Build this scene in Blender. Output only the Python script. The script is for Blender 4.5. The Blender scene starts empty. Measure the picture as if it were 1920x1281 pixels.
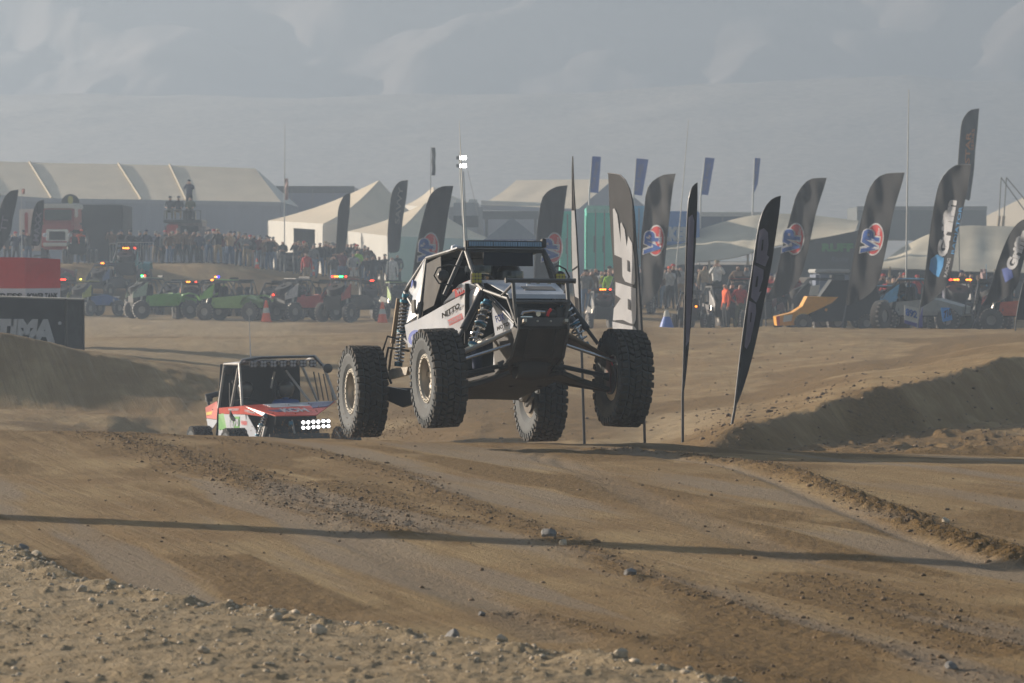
import bpy, bmesh, math, random
import numpy as np
from mathutils import Vector, Matrix

# ------------------------------------------------------------------ camera, light, exposure
S = bpy.context.scene
COL = S.collection
F = 6256.0                       # focal length in photo pixels (photo is 1920 px wide)
ZC = 1.8
PITCH = math.atan((640.5 - 500) / F)
cam = bpy.data.cameras.new('camera'); camo = bpy.data.objects.new('camera', cam); COL.objects.link(camo)
cam.sensor_width = 36.0; cam.lens = 36.0 * F / 1920.0
cam.clip_start = 0.5; cam.clip_end = 20000
camo.location = (0, 0, ZC); camo.rotation_euler = (math.pi / 2 - PITCH, 0, 0)
cam.dof.use_dof = True; cam.dof.focus_distance = 34.5; cam.dof.aperture_fstop = 7.0
S.camera = camo
SUN_EL, SUN_AZ = math.radians(15.0), math.radians(30.0)    # sun stands behind left, 30 deg past the left-right line
sun_dir = Vector((-math.cos(SUN_AZ) * math.cos(SUN_EL), math.sin(SUN_AZ) * math.cos(SUN_EL), math.sin(SUN_EL)))
sl = bpy.data.lights.new('sun', 'SUN'); sl.energy = 5.0; sl.angle = math.radians(0.5); sl.color = (1.0, 0.88, 0.74)
slo = bpy.data.objects.new('sun', sl); COL.objects.link(slo)
slo.rotation_euler = sun_dir.to_track_quat('Z', 'Y').to_euler()
W = bpy.data.worlds.new('World'); S.world = W; W.use_nodes = True
wn = W.node_tree.nodes; wl = W.node_tree.links
sky = wn.new('ShaderNodeTexSky'); sky.sky_type = 'NISHITA'; sky.sun_disc = False
sky.sun_elevation = SUN_EL; sky.sun_rotation = math.radians(-60.0); sky.dust_density = 1.0; sky.air_density = 1.0
wl.new(sky.outputs[0], wn['Background'].inputs[0]); wn['Background'].inputs[1].default_value = 0.05
S.view_settings.view_transform = 'Standard'; S.view_settings.look = 'None'; S.view_settings.gamma = 1.0
S.view_settings.exposure = 1.02
S.cycles.volume_bounces = 0
HAZE = 0.0017

# ------------------------------------------------------------------ helpers
random.seed(7); RS = np.random.RandomState(11)
cp, sp_ = math.cos(PITCH), math.sin(PITCH)
def P(px, py, Y):
    """point at depth Y that stands at photo pixel (px, py)"""
    a = (px - 960) / F; b = -(py - 640.5) / F
    d = (a, cp + b * sp_, -sp_ + b * cp); t = Y / d[1]
    return Vector((d[0] * t, Y, ZC + d[2] * t))
def tag(o, label=None, cat=None, group=None, kind=None):
    if label: o['label'] = label
    if cat: o['category'] = cat
    if group: o['group'] = group
    if kind: o['kind'] = kind
    return o
def thing(name, label, cat, loc=(0, 0, 0), rz=0.0, group=None):
    o = bpy.data.objects.new(name, None); COL.objects.link(o)
    o.location = loc; o.rotation_euler = (0, 0, rz); o.empty_display_size = .2
    return tag(o, label, cat, group)

_M = {}
def M(name, rgb, rough=.6, metal=0.0, emit=0.0, var=.12, scale=6.0, bump=0.0, trans=0.0, dust=0.0, spec=.5, coat=0.0):
    if name in _M: return _M[name]
    m = bpy.data.materials.new(name); m.use_nodes = True
    n = m.node_tree.nodes; l = m.node_tree.links; b = n['Principled BSDF']
    b.inputs['Roughness'].default_value = rough; b.inputs['Metallic'].default_value = metal
    b.inputs['Specular IOR Level'].default_value = spec
    if coat: b.inputs['Coat Weight'].default_value = coat
    if emit:
        b.inputs['Base Color'].default_value = (*rgb, 1)
        b.inputs['Emission Color'].default_value = (*rgb, 1); b.inputs['Emission Strength'].default_value = emit
        _M[name] = m; return m
    tc = n.new('ShaderNodeTexCoord'); nz = n.new('ShaderNodeTexNoise')
    nz.inputs['Scale'].default_value = scale; nz.inputs['Detail'].default_value = 5
    l.new(tc.outputs['Object'], nz.inputs['Vector'])
    rp = n.new('ShaderNodeValToRGB'); l.new(nz.outputs['Fac'], rp.inputs[0])
    rp.color_ramp.elements[0].position = .3; rp.color_ramp.elements[1].position = .72
    rp.color_ramp.elements[0].color = (*[c * (1 - var) for c in rgb], 1)
    rp.color_ramp.elements[1].color = (*[min(1, c * (1 + var)) for c in rgb], 1)
    out = rp.outputs[0]
    if dust:
        n2 = n.new('ShaderNodeTexNoise'); n2.inputs['Scale'].default_value = 3.1; n2.inputs['Detail'].default_value = 8
        l.new(tc.outputs['Object'], n2.inputs['Vector'])
        r2 = n.new('ShaderNodeMapRange'); r2.inputs[1].default_value = .38; r2.inputs[2].default_value = .75
        r2.inputs[3].default_value = dust * .35; r2.inputs[4].default_value = dust
        l.new(n2.outputs['Fac'], r2.inputs[0])
        mx = n.new('ShaderNodeMix'); mx.data_type = 'RGBA'; mx.inputs['B'].default_value = (.24, .175, .115, 1)
        l.new(r2.outputs[0], mx.inputs['Factor']); l.new(out, mx.inputs['A']); out = mx.outputs['Result']
    l.new(out, b.inputs['Base Color'])
    if bump:
        bp = n.new('ShaderNodeBump'); bp.inputs['Strength'].default_value = bump; bp.inputs['Distance'].default_value = .02
        n3 = n.new('ShaderNodeTexNoise'); n3.inputs['Scale'].default_value = scale * 5; n3.inputs['Detail'].default_value = 4
        l.new(tc.outputs['Object'], n3.inputs['Vector']); l.new(n3.outputs['Fac'], bp.inputs['Height'])
        l.new(bp.outputs[0], b.inputs['Normal'])
    if trans:
        tr = n.new('ShaderNodeBsdfTranslucent'); ms = n.new('ShaderNodeMixShader'); ms.inputs[0].default_value = trans
        l.new(out, tr.inputs[0]); l.new(b.outputs[0], ms.inputs[1]); l.new(tr.outputs[0], ms.inputs[2])
        l.new(ms.outputs[0], n['Material Output'].inputs[0])
    _M[name] = m; return m

class MB:
    """collects geometry; build() links it as ONE mesh object"""
    def __init__(s): s.v = []; s.f = []; s.mi = []; s.m = 0
    def add(s, vs, fs):
        o = len(s.v); s.v += [tuple(v) for v in vs]
        for f in fs: s.f.append([i + o for i in f]); s.mi.append(s.m)
        return s
    def box(s, a, b, rot=None, c=None):
        x0, y0, z0 = a; x1, y1, z1 = b
        vs = [(x0, y0, z0), (x1, y0, z0), (x1, y1, z0), (x0, y1, z0), (x0, y0, z1), (x1, y0, z1), (x1, y1, z1), (x0, y1, z1)]
        if rot is not None:
            c = Vector(c) if c is not None else Vector(((x0 + x1) / 2, (y0 + y1) / 2, (z0 + z1) / 2))
            vs = [rot @ (Vector(v) - c) + c for v in vs]
        return s.add(vs, [(0, 3, 2, 1), (4, 5, 6, 7), (0, 1, 5, 4), (1, 2, 6, 5), (2, 3, 7, 6), (3, 0, 4, 7)])
    def rbox(s, a, b, r=.01):
        """box with chamfered edges"""
        bm = bmesh.new(); bmesh.ops.create_cube(bm, size=1)
        d = [b[i] - a[i] for i in range(3)]
        for v in bm.verts: v.co = Vector([a[i] + (v.co[i] + .5) * d[i] for i in range(3)])
        bmesh.ops.bevel(bm, geom=bm.edges[:], offset=min(r, min(map(abs, d)) * .4), segments=2, affect='EDGES')
        return s.bm(bm)
    def bm(s, bm, mat=None):
        bm.verts.index_update()
        vs = [(mat @ v.co) if mat is not None else v.co.copy() for v in bm.verts]
        fs = [[v.index for v in f.verts] for f in bm.faces]; bm.free()
        return s.add(vs, fs)
    def tube(s, pts, r, n=8, cap=True, radii=None):
        pts = [Vector(p) for p in pts]; rings = []; prev = None
        for i, p in enumerate(pts):
            if i == 0: t = pts[1] - p
            elif i == len(pts) - 1: t = p - pts[i - 1]
            else: t = (pts[i + 1] - p).normalized() + (p - pts[i - 1]).normalized()
            t.normalize()
            if prev is None:
                x = t.orthogonal().normalized()
            else:
                x = prev - t * prev.dot(t)
                x = x.normalized() if x.length > 1e-6 else t.orthogonal().normalized()
            prev = x; y = t.cross(x); rr = radii[i] if radii else r
            rings.append([p + (x * math.cos(2 * math.pi * k / n) + y * math.sin(2 * math.pi * k / n)) * rr for k in range(n)])
        vs = [v for g in rings for v in g]; fs = []
        for i in range(len(rings) - 1):
            for k in range(n):
                a = i * n + k; b = i * n + (k + 1) % n; fs.append((a, b, b + n, a + n))
        if cap: fs.append(tuple(reversed(range(n)))); fs.append(tuple(range(len(vs) - n, len(vs))))
        return s.add(vs, fs)
    def lathe(s, prof, c, axis, n=24, ref=None, closed=False):
        """prof [(radius, offset along axis)]"""
        c = Vector(c); ax = Vector(axis).normalized(); x = ax.orthogonal().normalized(); y = ax.cross(x); vs = []; fs = []
        for (r, h) in prof:
            for k in range(n):
                t = 2 * math.pi * k / n; vs.append(c + ax * h + (x * math.cos(t) + y * math.sin(t)) * r)
        m = len(prof)
        for i in range(m if closed else m - 1):
            j = (i + 1) % m
            for k in range(n): k2 = (k + 1) % n; fs.append((i * n + k, i * n + k2, j * n + k2, j * n + k))
        if not closed:
            if prof[0][0] > 1e-4: fs.append(tuple(reversed(range(n))))
            if prof[-1][0] > 1e-4: fs.append(tuple(range((m - 1) * n, m * n)))
        return s.add(vs, fs)
    def slab(s, poly, off):
        """polygon given by 3d points, thickened by vector off"""
        off = Vector(off); n = len(poly); a = [Vector(p) for p in poly]; b = [p + off for p in a]
        fs = [tuple(reversed(range(n))), tuple(range(n, 2 * n))]
        for i in range(n): j = (i + 1) % n; fs.append((i, j, j + n, i + n))
        return s.add(a + b, fs)
    def helix(s, a, b, r, turns, wr, n=6, steps=10):
        a = Vector(a); b = Vector(b); ax = (b - a); L = ax.length; ax.normalize(); x = ax.orthogonal().normalized(); y = ax.cross(x)
        k = int(turns * steps)
        return s.tube([a + ax * (L * i / k) + (x * math.cos(2 * math.pi * i / steps) + y * math.sin(2 * math.pi * i / steps)) * r for i in range(k + 1)], wr, n)
    def build(s, name, mats, parent=None, smooth=False, mat=None):
        me = bpy.data.meshes.new(name)
        vs = s.v if mat is None else [tuple(mat @ Vector(v)) for v in s.v]
        me.from_pydata(vs, [], s.f)
        if not isinstance(mats, (list, tuple)): mats = [mats]
        for m in mats: me.materials.append(m)
        if len(mats) > 1: me.polygons.foreach_set('material_index', s.mi)
        me.update()
        if smooth:
            me.polygons.foreach_set('use_smooth', [True] * len(me.polygons))
            try: me.set_sharp_from_angle(angle=math.radians(40))
            except Exception: pass
        o = bpy.data.objects.new(name, me); COL.objects.link(o)
        if parent: o.parent = parent
        return o

_T = {}
def text2d(body, bold=.0, shear=0.0, sub=0):
    """mesh of a word: verts scaled to height 1 (cap height), and its width"""
    k = (body, bold, shear, sub)
    if k in _T: return _T[k]
    c = bpy.data.curves.new('t', 'FONT'); c.body = body; c.offset = bold; c.shear = shear; c.resolution_u = 3
    o = bpy.data.objects.new('t', c); COL.objects.link(o)
    dg = bpy.context.evaluated_depsgraph_get(); me = o.evaluated_get(dg).to_mesh()
    bm = bmesh.new(); bm.from_mesh(me); o.evaluated_get(dg).to_mesh_clear(); bpy.data.objects.remove(o); bpy.data.curves.remove(c)
    bmesh.ops.triangulate(bm, faces=bm.faces[:])
    for i in range(sub):
        e = [e for e in bm.edges if e.calc_length() > .16]
        if e: bmesh.ops.subdivide_edges(bm, edges=e, cuts=1); bmesh.ops.triangulate(bm, faces=[f for f in bm.faces if len(f.verts) > 3])
    bm.verts.index_update()
    v = np.array([tuple(x.co[:2]) for x in bm.verts]); f = [[x.index for x in g.verts] for g in bm.faces]; bm.free()
    mn = v.min(0); h = v[:, 1].max() - mn[1]; v = (v - mn) / h
    _T[k] = (v, f, v[:, 0].max()); return _T[k]
def word(mb, body, o, r, u, bold=.02, shear=0):
    """word filling the parallelogram origin o, right vector r, up vector u"""
    v, f, w = text2d(body, bold, shear); o = Vector(o); r = Vector(r); u = Vector(u)
    return mb.add([o + r * (x / w) + u * y for x, y in v], f)

# numpy value noise ---------------------------------------------------------------
def _h(i, j, s):
    n = (i * 374761393 + j * 668265263 + s * 1274126177) & 0xffffffff
    n = ((n ^ (n >> 13)) * 1274126177) & 0xffffffff
    return ((n ^ (n >> 16)) & 0xffff) / 65535.0
def vn(x, y, s=0):
    xi = np.floor(x).astype(np.int64); yi = np.floor(y).astype(np.int64); u = x - xi; v = y - yi
    u = u * u * (3 - 2 * u); v = v * v * (3 - 2 * v)
    a, b, c, d = _h(xi, yi, s), _h(xi + 1, yi, s), _h(xi, yi + 1, s), _h(xi + 1, yi + 1, s)
    return (a * (1 - u) + b * u) * (1 - v) + (c * (1 - u) + d * u) * v
def fbm(x, y, o=4, s=0, g=.5):
    t = 0; a = 1; n = 0
    for i in range(o): t = t + a * vn(x * 2 ** i, y * 2 ** i, s + i * 17); n += a; a *= g
    return t / n
def ss(a, b, x): t = np.clip((x - a) / (b - a), 0, 1); return t * t * (3 - 2 * t)

# ------------------------------------------------------------------ terrain
PXC = np.array([-2500, -300, 0, 200, 300, 400, 600, 900, 1200, 1400, 1650, 1920, 2300, 4400], float)
BP = [1200, 1300, 1400, 1650, 1920, 2300, 4400]
def zr(Y, pys): return [1.8 - (p - 500) / F * Y for p in pys]
_sb = np.array([1., 1, 1, 1, 1, 1, 1, 1, 1, 1, 1, 1, 1, 1])
ROWS = [
 (2, 0 * _sb), (30, 0 * _sb),
 (35.0, np.array(zr(35, [800, 803, 807, 812, 815, 818, 822, 829, 832, 843, 852, 857, 857, 857]))),
 (36.2, np.array([0, .02, .02, .0, -.03, -.06, -.10, -.13, -.15, -.22, -.26, -.28, -.28, -.28])),
 (38.5, np.array([-.2, -.2, -.2, -.25, -.3, -.35, -.4, -.42, -.4, -.40, -.38, -.36, -.35, -.35])),
 (43, np.array([-.8, -.8, -.85, -.9, -.95, -1., -1.05, -1., -.95, -.43, -.19, .16, .5, .8])),
 (48, np.array([-1, -1., -1.02, -1.1, -1.3, -1.4, -1.4, -1.15, -1.0, -.43, -.19, .16, .5, .8])),
 (53.4, np.array([-1, -1., -1.02, -1.2, -1.7, -1.85, -1.85, -1.2, -1.05, -.60, -.19, .16, .5, .8])),
 (61, np.array([-1, -1.02, -1.03, -1.25, -1.95, -2.0, -1.95, -1.15, -1.06, -.74, -.22, .17, .5, .8])),
 (69, np.array([-1.1, -1.1, -1.15, -1.2, -1.2, -1.25, -1.25, -1.15, -1.05, -.85, -.36, .12, .5, .8])),
 (72.6, np.array([.9, .7, .32, -.16, -.38, -.62, -1.12, -1.15, -1.05, -.85, -.36, .15, .5, 1.])),
 (75, np.array([.9, .7, .3, -.17, -.38, -.62, -1.1, -1.14, -1.05, -.85, -.40, .05, .5, 1.])),
 (81, np.array([-.3, -.3, -.35, -.42, -.5, -.62, -.95, -1.02, -.95, -.75, -.40, 0, .4, .8])),
 (90, np.array([-.3, -.3, -.35, -.42, -.5, -.6, -.8, -.8, -.75, -.55, -.3, -.05, .2, .4])),
 (105, np.array(zr(105, [640, 640, 640, 640, 638, 634, 628, 618, 615, 613, 616, 617, 615, 615]))),
 (112, np.array([-.6, -.6, -.6, -.6, -.6, -.6, -.55, -.5, -.45, -.45, -.45, -.45, -.4, -.4])),
 (128, -.6 * _sb),
 (137, np.array([-.6, -.6, -.6, -.6, -.6, -.6, -.6, -.55, .05, .05, -.1, -.1, -.1, -.1])),
 (163, np.array([-.55, -.55, -.55, -.55, -.55, -.55, -.55, -.5, .1, .1, .1, .1, .1, .1])),
 (172, np.array([1.9, 1.9, 1.9, 1.92, 1.95, 1.95, 1.3, .6, .3, .3, .3, .3, .3, .3])),
 (190, np.array([2., 2., 2., 2, 2, 2, 1.4, .7, .4, .4, .4, .4, .4, .4])),
 (300, np.array([2., 2., 2., 2, 2, 2, 1.6, 1.0, .8, .8, .8, .8, .8, .8])),
 (455, 2.5 * _sb), (1300, 4 * _sb), (9000, 4 * _sb)]
RY = np.array([r[0] for r in ROWS], float); RZ = np.array([np.asarray(r[1], float) for r in ROWS])
def hbase(px, Y):
    """smooth large form"""
    px = np.asarray(px, float); Y = np.asarray(Y, float)
    i = np.clip(np.searchsorted(RY, Y) - 1, 0, len(RY) - 2); t = np.clip((Y - RY[i]) / (RY[i + 1] - RY[i]), 0, 1)
    j = np.clip(np.searchsorted(PXC, px) - 1, 0, len(PXC) - 2); u = np.clip((px - PXC[j]) / (PXC[j + 1] - PXC[j]), 0, 1)
    us = u * u * (3 - 2 * u) * .5 + u * .5
    z = (RZ[i, j] * (1 - us) + RZ[i, j + 1] * us) * (1 - t) + (RZ[i + 1, j] * (1 - us) + RZ[i + 1, j + 1] * us) * t
    # cut bank whose crest runs away to the right; its near side drops to the track floor
    Yc = np.interp(px, BP, [45, 46.5, 48.5, 54.5, 62, 72, 130]); Wd = np.interp(px, BP, [6, 3.5, 2.6, 3.4, 4.4, 6, 10])
    m = ss(1180, 1330, px) * (Y > 37)
    tb = ss(0, 1, (Y - (Yc - Wd)) / Wd); fl = np.interp(Y, [37, 39, 42, 60, 130], [-.25, -.5, -.74, -.90, -1.2])
    return np.where(Y < Yc, z * (1 - m) + (fl + (z - fl) * tb) * m, z)
def gpx(px, py): # photo pixel on the flat plateau -> world xy
    Y = F * 1.8 / (py - 500.0); return ((px - 960) / F * Y, Y)
def pdist(x, y, poly):
    """distance to a polyline, signed side, and arc length"""
    best = np.full(x.shape, 1e9); side = np.zeros(x.shape); arc = np.zeros(x.shape); acc = 0
    for (x0, y0), (x1, y1) in zip(poly[:-1], poly[1:]):
        dx, dy = x1 - x0, y1 - y0; L2 = dx * dx + dy * dy; L = math.sqrt(L2)
        t = np.clip(((x - x0) * dx + (y - y0) * dy) / L2, 0, 1)
        ex = x - x0 - t * dx; ey = y - y0 - t * dy; d = np.hypot(ex, ey); m = d < best
        best = np.where(m, d, best); side = np.where(m, np.sign(dx * (y - y0) - dy * (x - x0)), side); arc = np.where(m, acc + t * L, arc); acc += L
    return best, side, arc
RIDGES = [  # (photo polyline, half width m, height m)
 ([(20, 806), (200, 822), (340, 860), (480, 905), (600, 950), (760, 1000)], .30, .05),
 ([(200, 818), (420, 828), (600, 850), (740, 885), (880, 950), (1050, 1012), (1200, 1080), (1400, 1150), (1700, 1235), (1960, 1290)], .16, .03),
 ([(1130, 836), (1280, 848), (1400, 866), (1500, 895), (1640, 950), (1780, 1005), (1960, 1062)], .16, .055),
 ([(960, 1150), (1080, 1175), (1250, 1215), (1420, 1262), (1560, 1300)], .12, .03),
 ([(620, 905), (760, 960), (900, 985)], .2, .02),
 ([(1500, 1080), (1700, 1150), (1920, 1225)], .35, .018)]
RID = [([gpx(*p) for p in pl], w, h) for pl, w, h in RIDGES]
EDGE = [gpx(*p) for p in [(-250, 985), (-60, 1012), (60, 1050), (150, 1098), (260, 1120), (400, 1148), (560, 1165), (850, 1208), (1080, 1240), (1300, 1281), (1600, 1345), (1900, 1420)]]
MUD = [((p - 960) / F * 38.6, 38.6) for p in (1760, 1960, 2300)]
TR = np.array([.27, -.96]); TR /= np.linalg.norm(TR)
def hfine(x, y, px):
    """relief of the near ground and its surface kind (loose, gravel, polished)"""
    al = x * TR[0] + y * TR[1]; ac = x * TR[1] - y * TR[0]
    near = 1 - ss(33.5, 36.5, y)
    wob = (fbm(x * .35, y * .35, 3, 5) - .5) * 1.2
    st = fbm((ac + wob * .3) * 2.2, al * .16, 4, 21); st2 = fbm((ac + wob * .2) * 9, al * .35, 3, 33)
    z = (st - .5) * .018 + (st2 - .5) * .010 * ss(.35, .6, st)
    loose = ss(.47, .58, st) * .9 * ss(.38, .58, fbm(x * .8, y * .5, 3, 8)); pol = ss(.52, .36, st)
    # gravel shoulder, lower left
    d, s, a = pdist(x, y, EDGE); sd = -d * s
    g = ss(-.05, .12, sd + (fbm(x * 3, y * 3, 3, 2) - .5) * .25)
    g = g * (y < 30)
    rough = fbm(x * 5, y * 5, 4, 3); r2 = fbm(x * 16, y * 16, 3, 4)
    z = z * (1 - g) + g * (.05 * ss(0, .5, sd) + (fbm(x * 1.3, y * 1.0, 4, 44) - .5) * .07 + (rough - .5) * .03 + np.maximum(r2 - .6, 0) * .05)
    z = z + .055 * np.exp(-((sd - .12) / .16) ** 2) * (.4 + 1.2 * rough) * (y < 30)
    cl = np.exp(-((sd - .1) / .2) ** 2) * (y < 30)
    for k, (pl, w, h) in enumerate(RID):
        d, s, a = pdist(x, y, pl); wj = w * (.7 + .7 * vn(a * .8, a * 0, k)); e = np.exp(-(d / wj) ** 2)
        lump = fbm(x * 9, y * 7, 3, 60 + k)
        z = z + e * h * (.25 + .75 * ss(.3, .8, lump)) * (.8 if k == 2 else .5); loose = np.maximum(loose, e * 1.0)
        if k == 2:      # tread marks beside the right ridge
            e2 = np.exp(-((d - .03) / .13) ** 2) * ss(3., 5., a); z = z + e2 * .03 * np.sin(a * 42 + s * d * 25)
            e3 = np.exp(-((d - .30) / .08) ** 2) * (s < 0); z = z - e3 * .02; pol = np.maximum(pol, e3)
    # tread prints of a single wheel on the middle of the track
    for pl in ([gpx(620, 985), gpx(760, 1060), gpx(900, 1135), gpx(1050, 1200)], [gpx(960, 830), gpx(1090, 880), gpx(1260, 960), gpx(1500, 1050)]):
        d, s, a = pdist(x, y, pl); z = z + np.exp(-(d / .16) ** 4) * (.005 * np.sin(a * 45 + s * d * 20) - .008)
        pol = np.maximum(pol, .6 * np.exp(-(d / .2) ** 4))
    z = z + (fbm(x * 22, y * 11, 2, 12) - .5) * .008 * (.35 + loose)
    z = z * near
    d, s, a = pdist(x, y, MUD); e = np.exp(-(d / .55) ** 2); z = z + e * (.10 + .12 * fbm(x * 4, y * 3, 4, 9))
    # clods on the cut bank and rough far slopes
    far = 1 - near
    Yc = np.interp(px, BP, [45, 46.5, 48.5, 54.5, 62, 72, 130])
    bank = ss(-6, -3, y - Yc) * (1 - ss(-.3, 1.2, y - Yc)) * ss(1250, 1420, px)
    z = z + bank * (fbm(x * 2.4, y * 1.6, 5, 14) - .5) * .16
    toe = ss(42, 44, y) * (1 - ss(-4, -2, y - Yc)) * ss(1230, 1340, px); z = z + toe * (np.maximum(fbm(x * 3.2, y * 1.3, 3, 15) - .5, 0) * .22)
    z = z + far * ((fbm(x * .5, y * .35, 4, 16) - .5) * .14 + (fbm(x * 3.0, y * 2.0, 3, 18) - .5) * .05) * (1 - ss(130, 300, y) * .5)
    g2 = .75 * np.exp(-((px - 1270) / 110) ** 2) * ss(50, 54, y) * (1 - ss(60, 66, y)) + .55 * (1 - ss(480, 620, px)) * np.maximum(ss(78, 84, y) * (1 - ss(100, 108, y)), ss(112, 118, y) * (1 - ss(150, 165, y)))
    return z, loose * near + far * ss(.45, .6, fbm(x * .25, y * .12, 4, 19)) * (1 - g2), g + far * g2, pol * near
def ground_z(x, y):
    x = np.atleast_1d(np.asarray(x, float)); y = np.atleast_1d(np.asarray(y, float)); px = 960 + F * x / y
    return hbase(px, y) + hfine(x, y, px)[0]
def gz(x, y): return float(ground_z(x, y)[0])

def make_ground():
    cols = np.concatenate([np.linspace(-4500, -80, 44)[:-1], np.linspace(-80, 2000, 820), np.linspace(2000, 6400, 44)[1:]])
    rows = np.concatenate([np.linspace(3, 13.2, 26)[:-1],
        1 / np.linspace(1 / 13.2, 1 / 34.5, 300)[:-1] ** 1 if False else F * 1.8 / np.linspace(F * 1.8 / 13.2, F * 1.8 / 34.5, 300)[:-1],
        np.linspace(34.5, 37, 26)[:-1], np.linspace(37, 68, 190)[:-1],
        np.linspace(68, 74, 26)[:-1], np.linspace(74, 116, 70)[:-1], np.linspace(116, 200, 60)[:-1], np.geomspace(200, 830, 26)])
    PX, YY = np.meshgrid(cols, rows); X = np.clip((PX - 960) / F * YY, -255, 255)
    h, lo, gr, po = hfine(X, YY, PX); Z = hbase(PX, YY) + h
    nr, nc = X.shape; v = np.stack([X, YY, Z], -1).reshape(-1, 3)
    i = np.arange(nr * nc).reshape(nr, nc); q = np.stack([i[:-1, :-1], i[:-1, 1:], i[1:, 1:], i[1:, :-1]], -1).reshape(-1, 4)
    me = bpy.data.meshes.new('ground'); me.vertices.add(len(v)); me.vertices.foreach_set('co', v.ravel())
    me.loops.add(q.size); me.loops.foreach_set('vertex_index', q.ravel()); me.polygons.add(len(q))
    me.polygons.foreach_set('loop_start', np.arange(0, q.size, 4)); me.polygons.foreach_set('use_smooth', np.ones(len(q), bool))
    me.update(); me.validate()
    ca = me.color_attributes.new('surface', 'FLOAT_COLOR', 'POINT')
    dat = np.stack([lo, gr, po, np.ones_like(lo)], -1).reshape(-1, 4).astype(np.float32); ca.data.foreach_set('color', dat.ravel())
    o = bpy.data.objects.new('ground', me); COL.objects.link(o); tag(o, kind='structure')
    m = bpy.data.materials.new('dirt'); m.use_nodes = True; n = m.node_tree.nodes; l = m.node_tree.links; b = n['Principled BSDF']
    b.inputs['Roughness'].default_value = .9; b.inputs['Specular IOR Level'].default_value = .25
    at = n.new('ShaderNodeVertexColor'); at.layer_name = 'surface'; sep = n.new('ShaderNodeSeparateColor'); l.new(at.outputs[0], sep.inputs[0])
    ge = n.new('ShaderNodeNewGeometry')
    def noise(sc, det=6, mp=None):
        t = n.new('ShaderNodeTexNoise'); t.inputs['Scale'].default_value = sc; t.inputs['Detail'].default_value = det; t.inputs['Roughness'].default_value = .65
        if mp: m0 = n.new('ShaderNodeMapping'); m0.inputs['Rotation'].default_value = (0, 0, mp[1]); mm = n.new('ShaderNodeMapping'); mm.inputs['Scale'].default_value = mp[0]; l.new(ge.outputs[0], m0.inputs[0]); l.new(m0.outputs[0], mm.inputs[0]); l.new(mm.outputs[0], t.inputs[0])
        else: l.new(ge.outputs[0], t.inputs[0])
        return t.outputs['Fac']
    def mix(f, a, c):
        x = n.new('ShaderNodeMix'); x.data_type = 'RGBA'
        if isinstance(f, float): x.inputs['Factor'].default_value = f
        else: l.new(f, x.inputs['Factor'])
        for s_, k in ((a, 'A'), (c, 'B')):
            if isinstance(s_, tuple): x.inputs[k].default_value = (*s_, 1)
            else: l.new(s_, x.inputs[k])
        return x.outputs['Result']
    def ramp(f, a, c, lo_=0., hi_=1.):
        r = n.new('ShaderNodeMapRange'); r.inputs[1].default_value = a; r.inputs[2].default_value = c; r.inputs[3].default_value = lo_; r.inputs[4].default_value = hi_; l.new(f, r.inputs[0]); return r.outputs[0]
    streak = noise(1.0, 4, ((20, .30, 1), math.radians(-17)))
    packed = mix(ramp(noise(1.0, 7, ((3.2, .22, 1), math.radians(-14))), .38, .62), (.280, .182, .078), (.36, .252, .120))
    packed = mix(ramp(noise(.55, 5), .42, .62), packed, (.240, .148, .058))
    packed = mix(ramp(streak, .50, .66, 0, .55), packed, (.20, .130, .062)); packed = mix(ramp(streak, .42, .30, 0, .5), packed, (.37, .28, .175))
    looseC = mix(ramp(noise(14, 6), .3, .7), (.138, .080, .025), (.240, .147, .052))
    grav = mix(ramp(noise(7, 8), .35, .68), (.285, .205, .108), (.410, .312, .190))
    c = mix(ramp(sep.outputs[0], .15, .8), packed, looseC)
    c = mix(ramp(sep.outputs[2], .2, 1., 0, .7), c, (.262, .205, .145)); c = mix(sep.outputs[1], c, grav)
    speck = ramp(noise(45, 3), .66, .72); c = mix(ramp(speck, 0, 1, 0, .35), c, (.42, .34, .25))
    l.new(c, b.inputs['Base Color'])
    bp = n.new('ShaderNodeBump'); bp.inputs['Strength'].default_value = 1.0; bp.inputs['Distance'].default_value = .035
    ad = n.new('ShaderNodeMath'); ad.operation = 'MULTIPLY_ADD'; ad.inputs[1].default_value = .35
    ad2 = n.new('ShaderNodeMath'); ad2.operation = 'MULTIPLY_ADD'; ad2.inputs[1].default_value = .5; l.new(streak, ad2.inputs[0]); l.new(noise(24, 7), ad2.inputs[2]); l.new(noise(80, 4), ad.inputs[0]); l.new(ad2.outputs[0], ad.inputs[2]); l.new(ad.outputs[0], bp.inputs['Height']); l.new(bp.outputs[0], b.inputs['Normal'])
    me.materials.append(m); return o
ground = make_ground()

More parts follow.
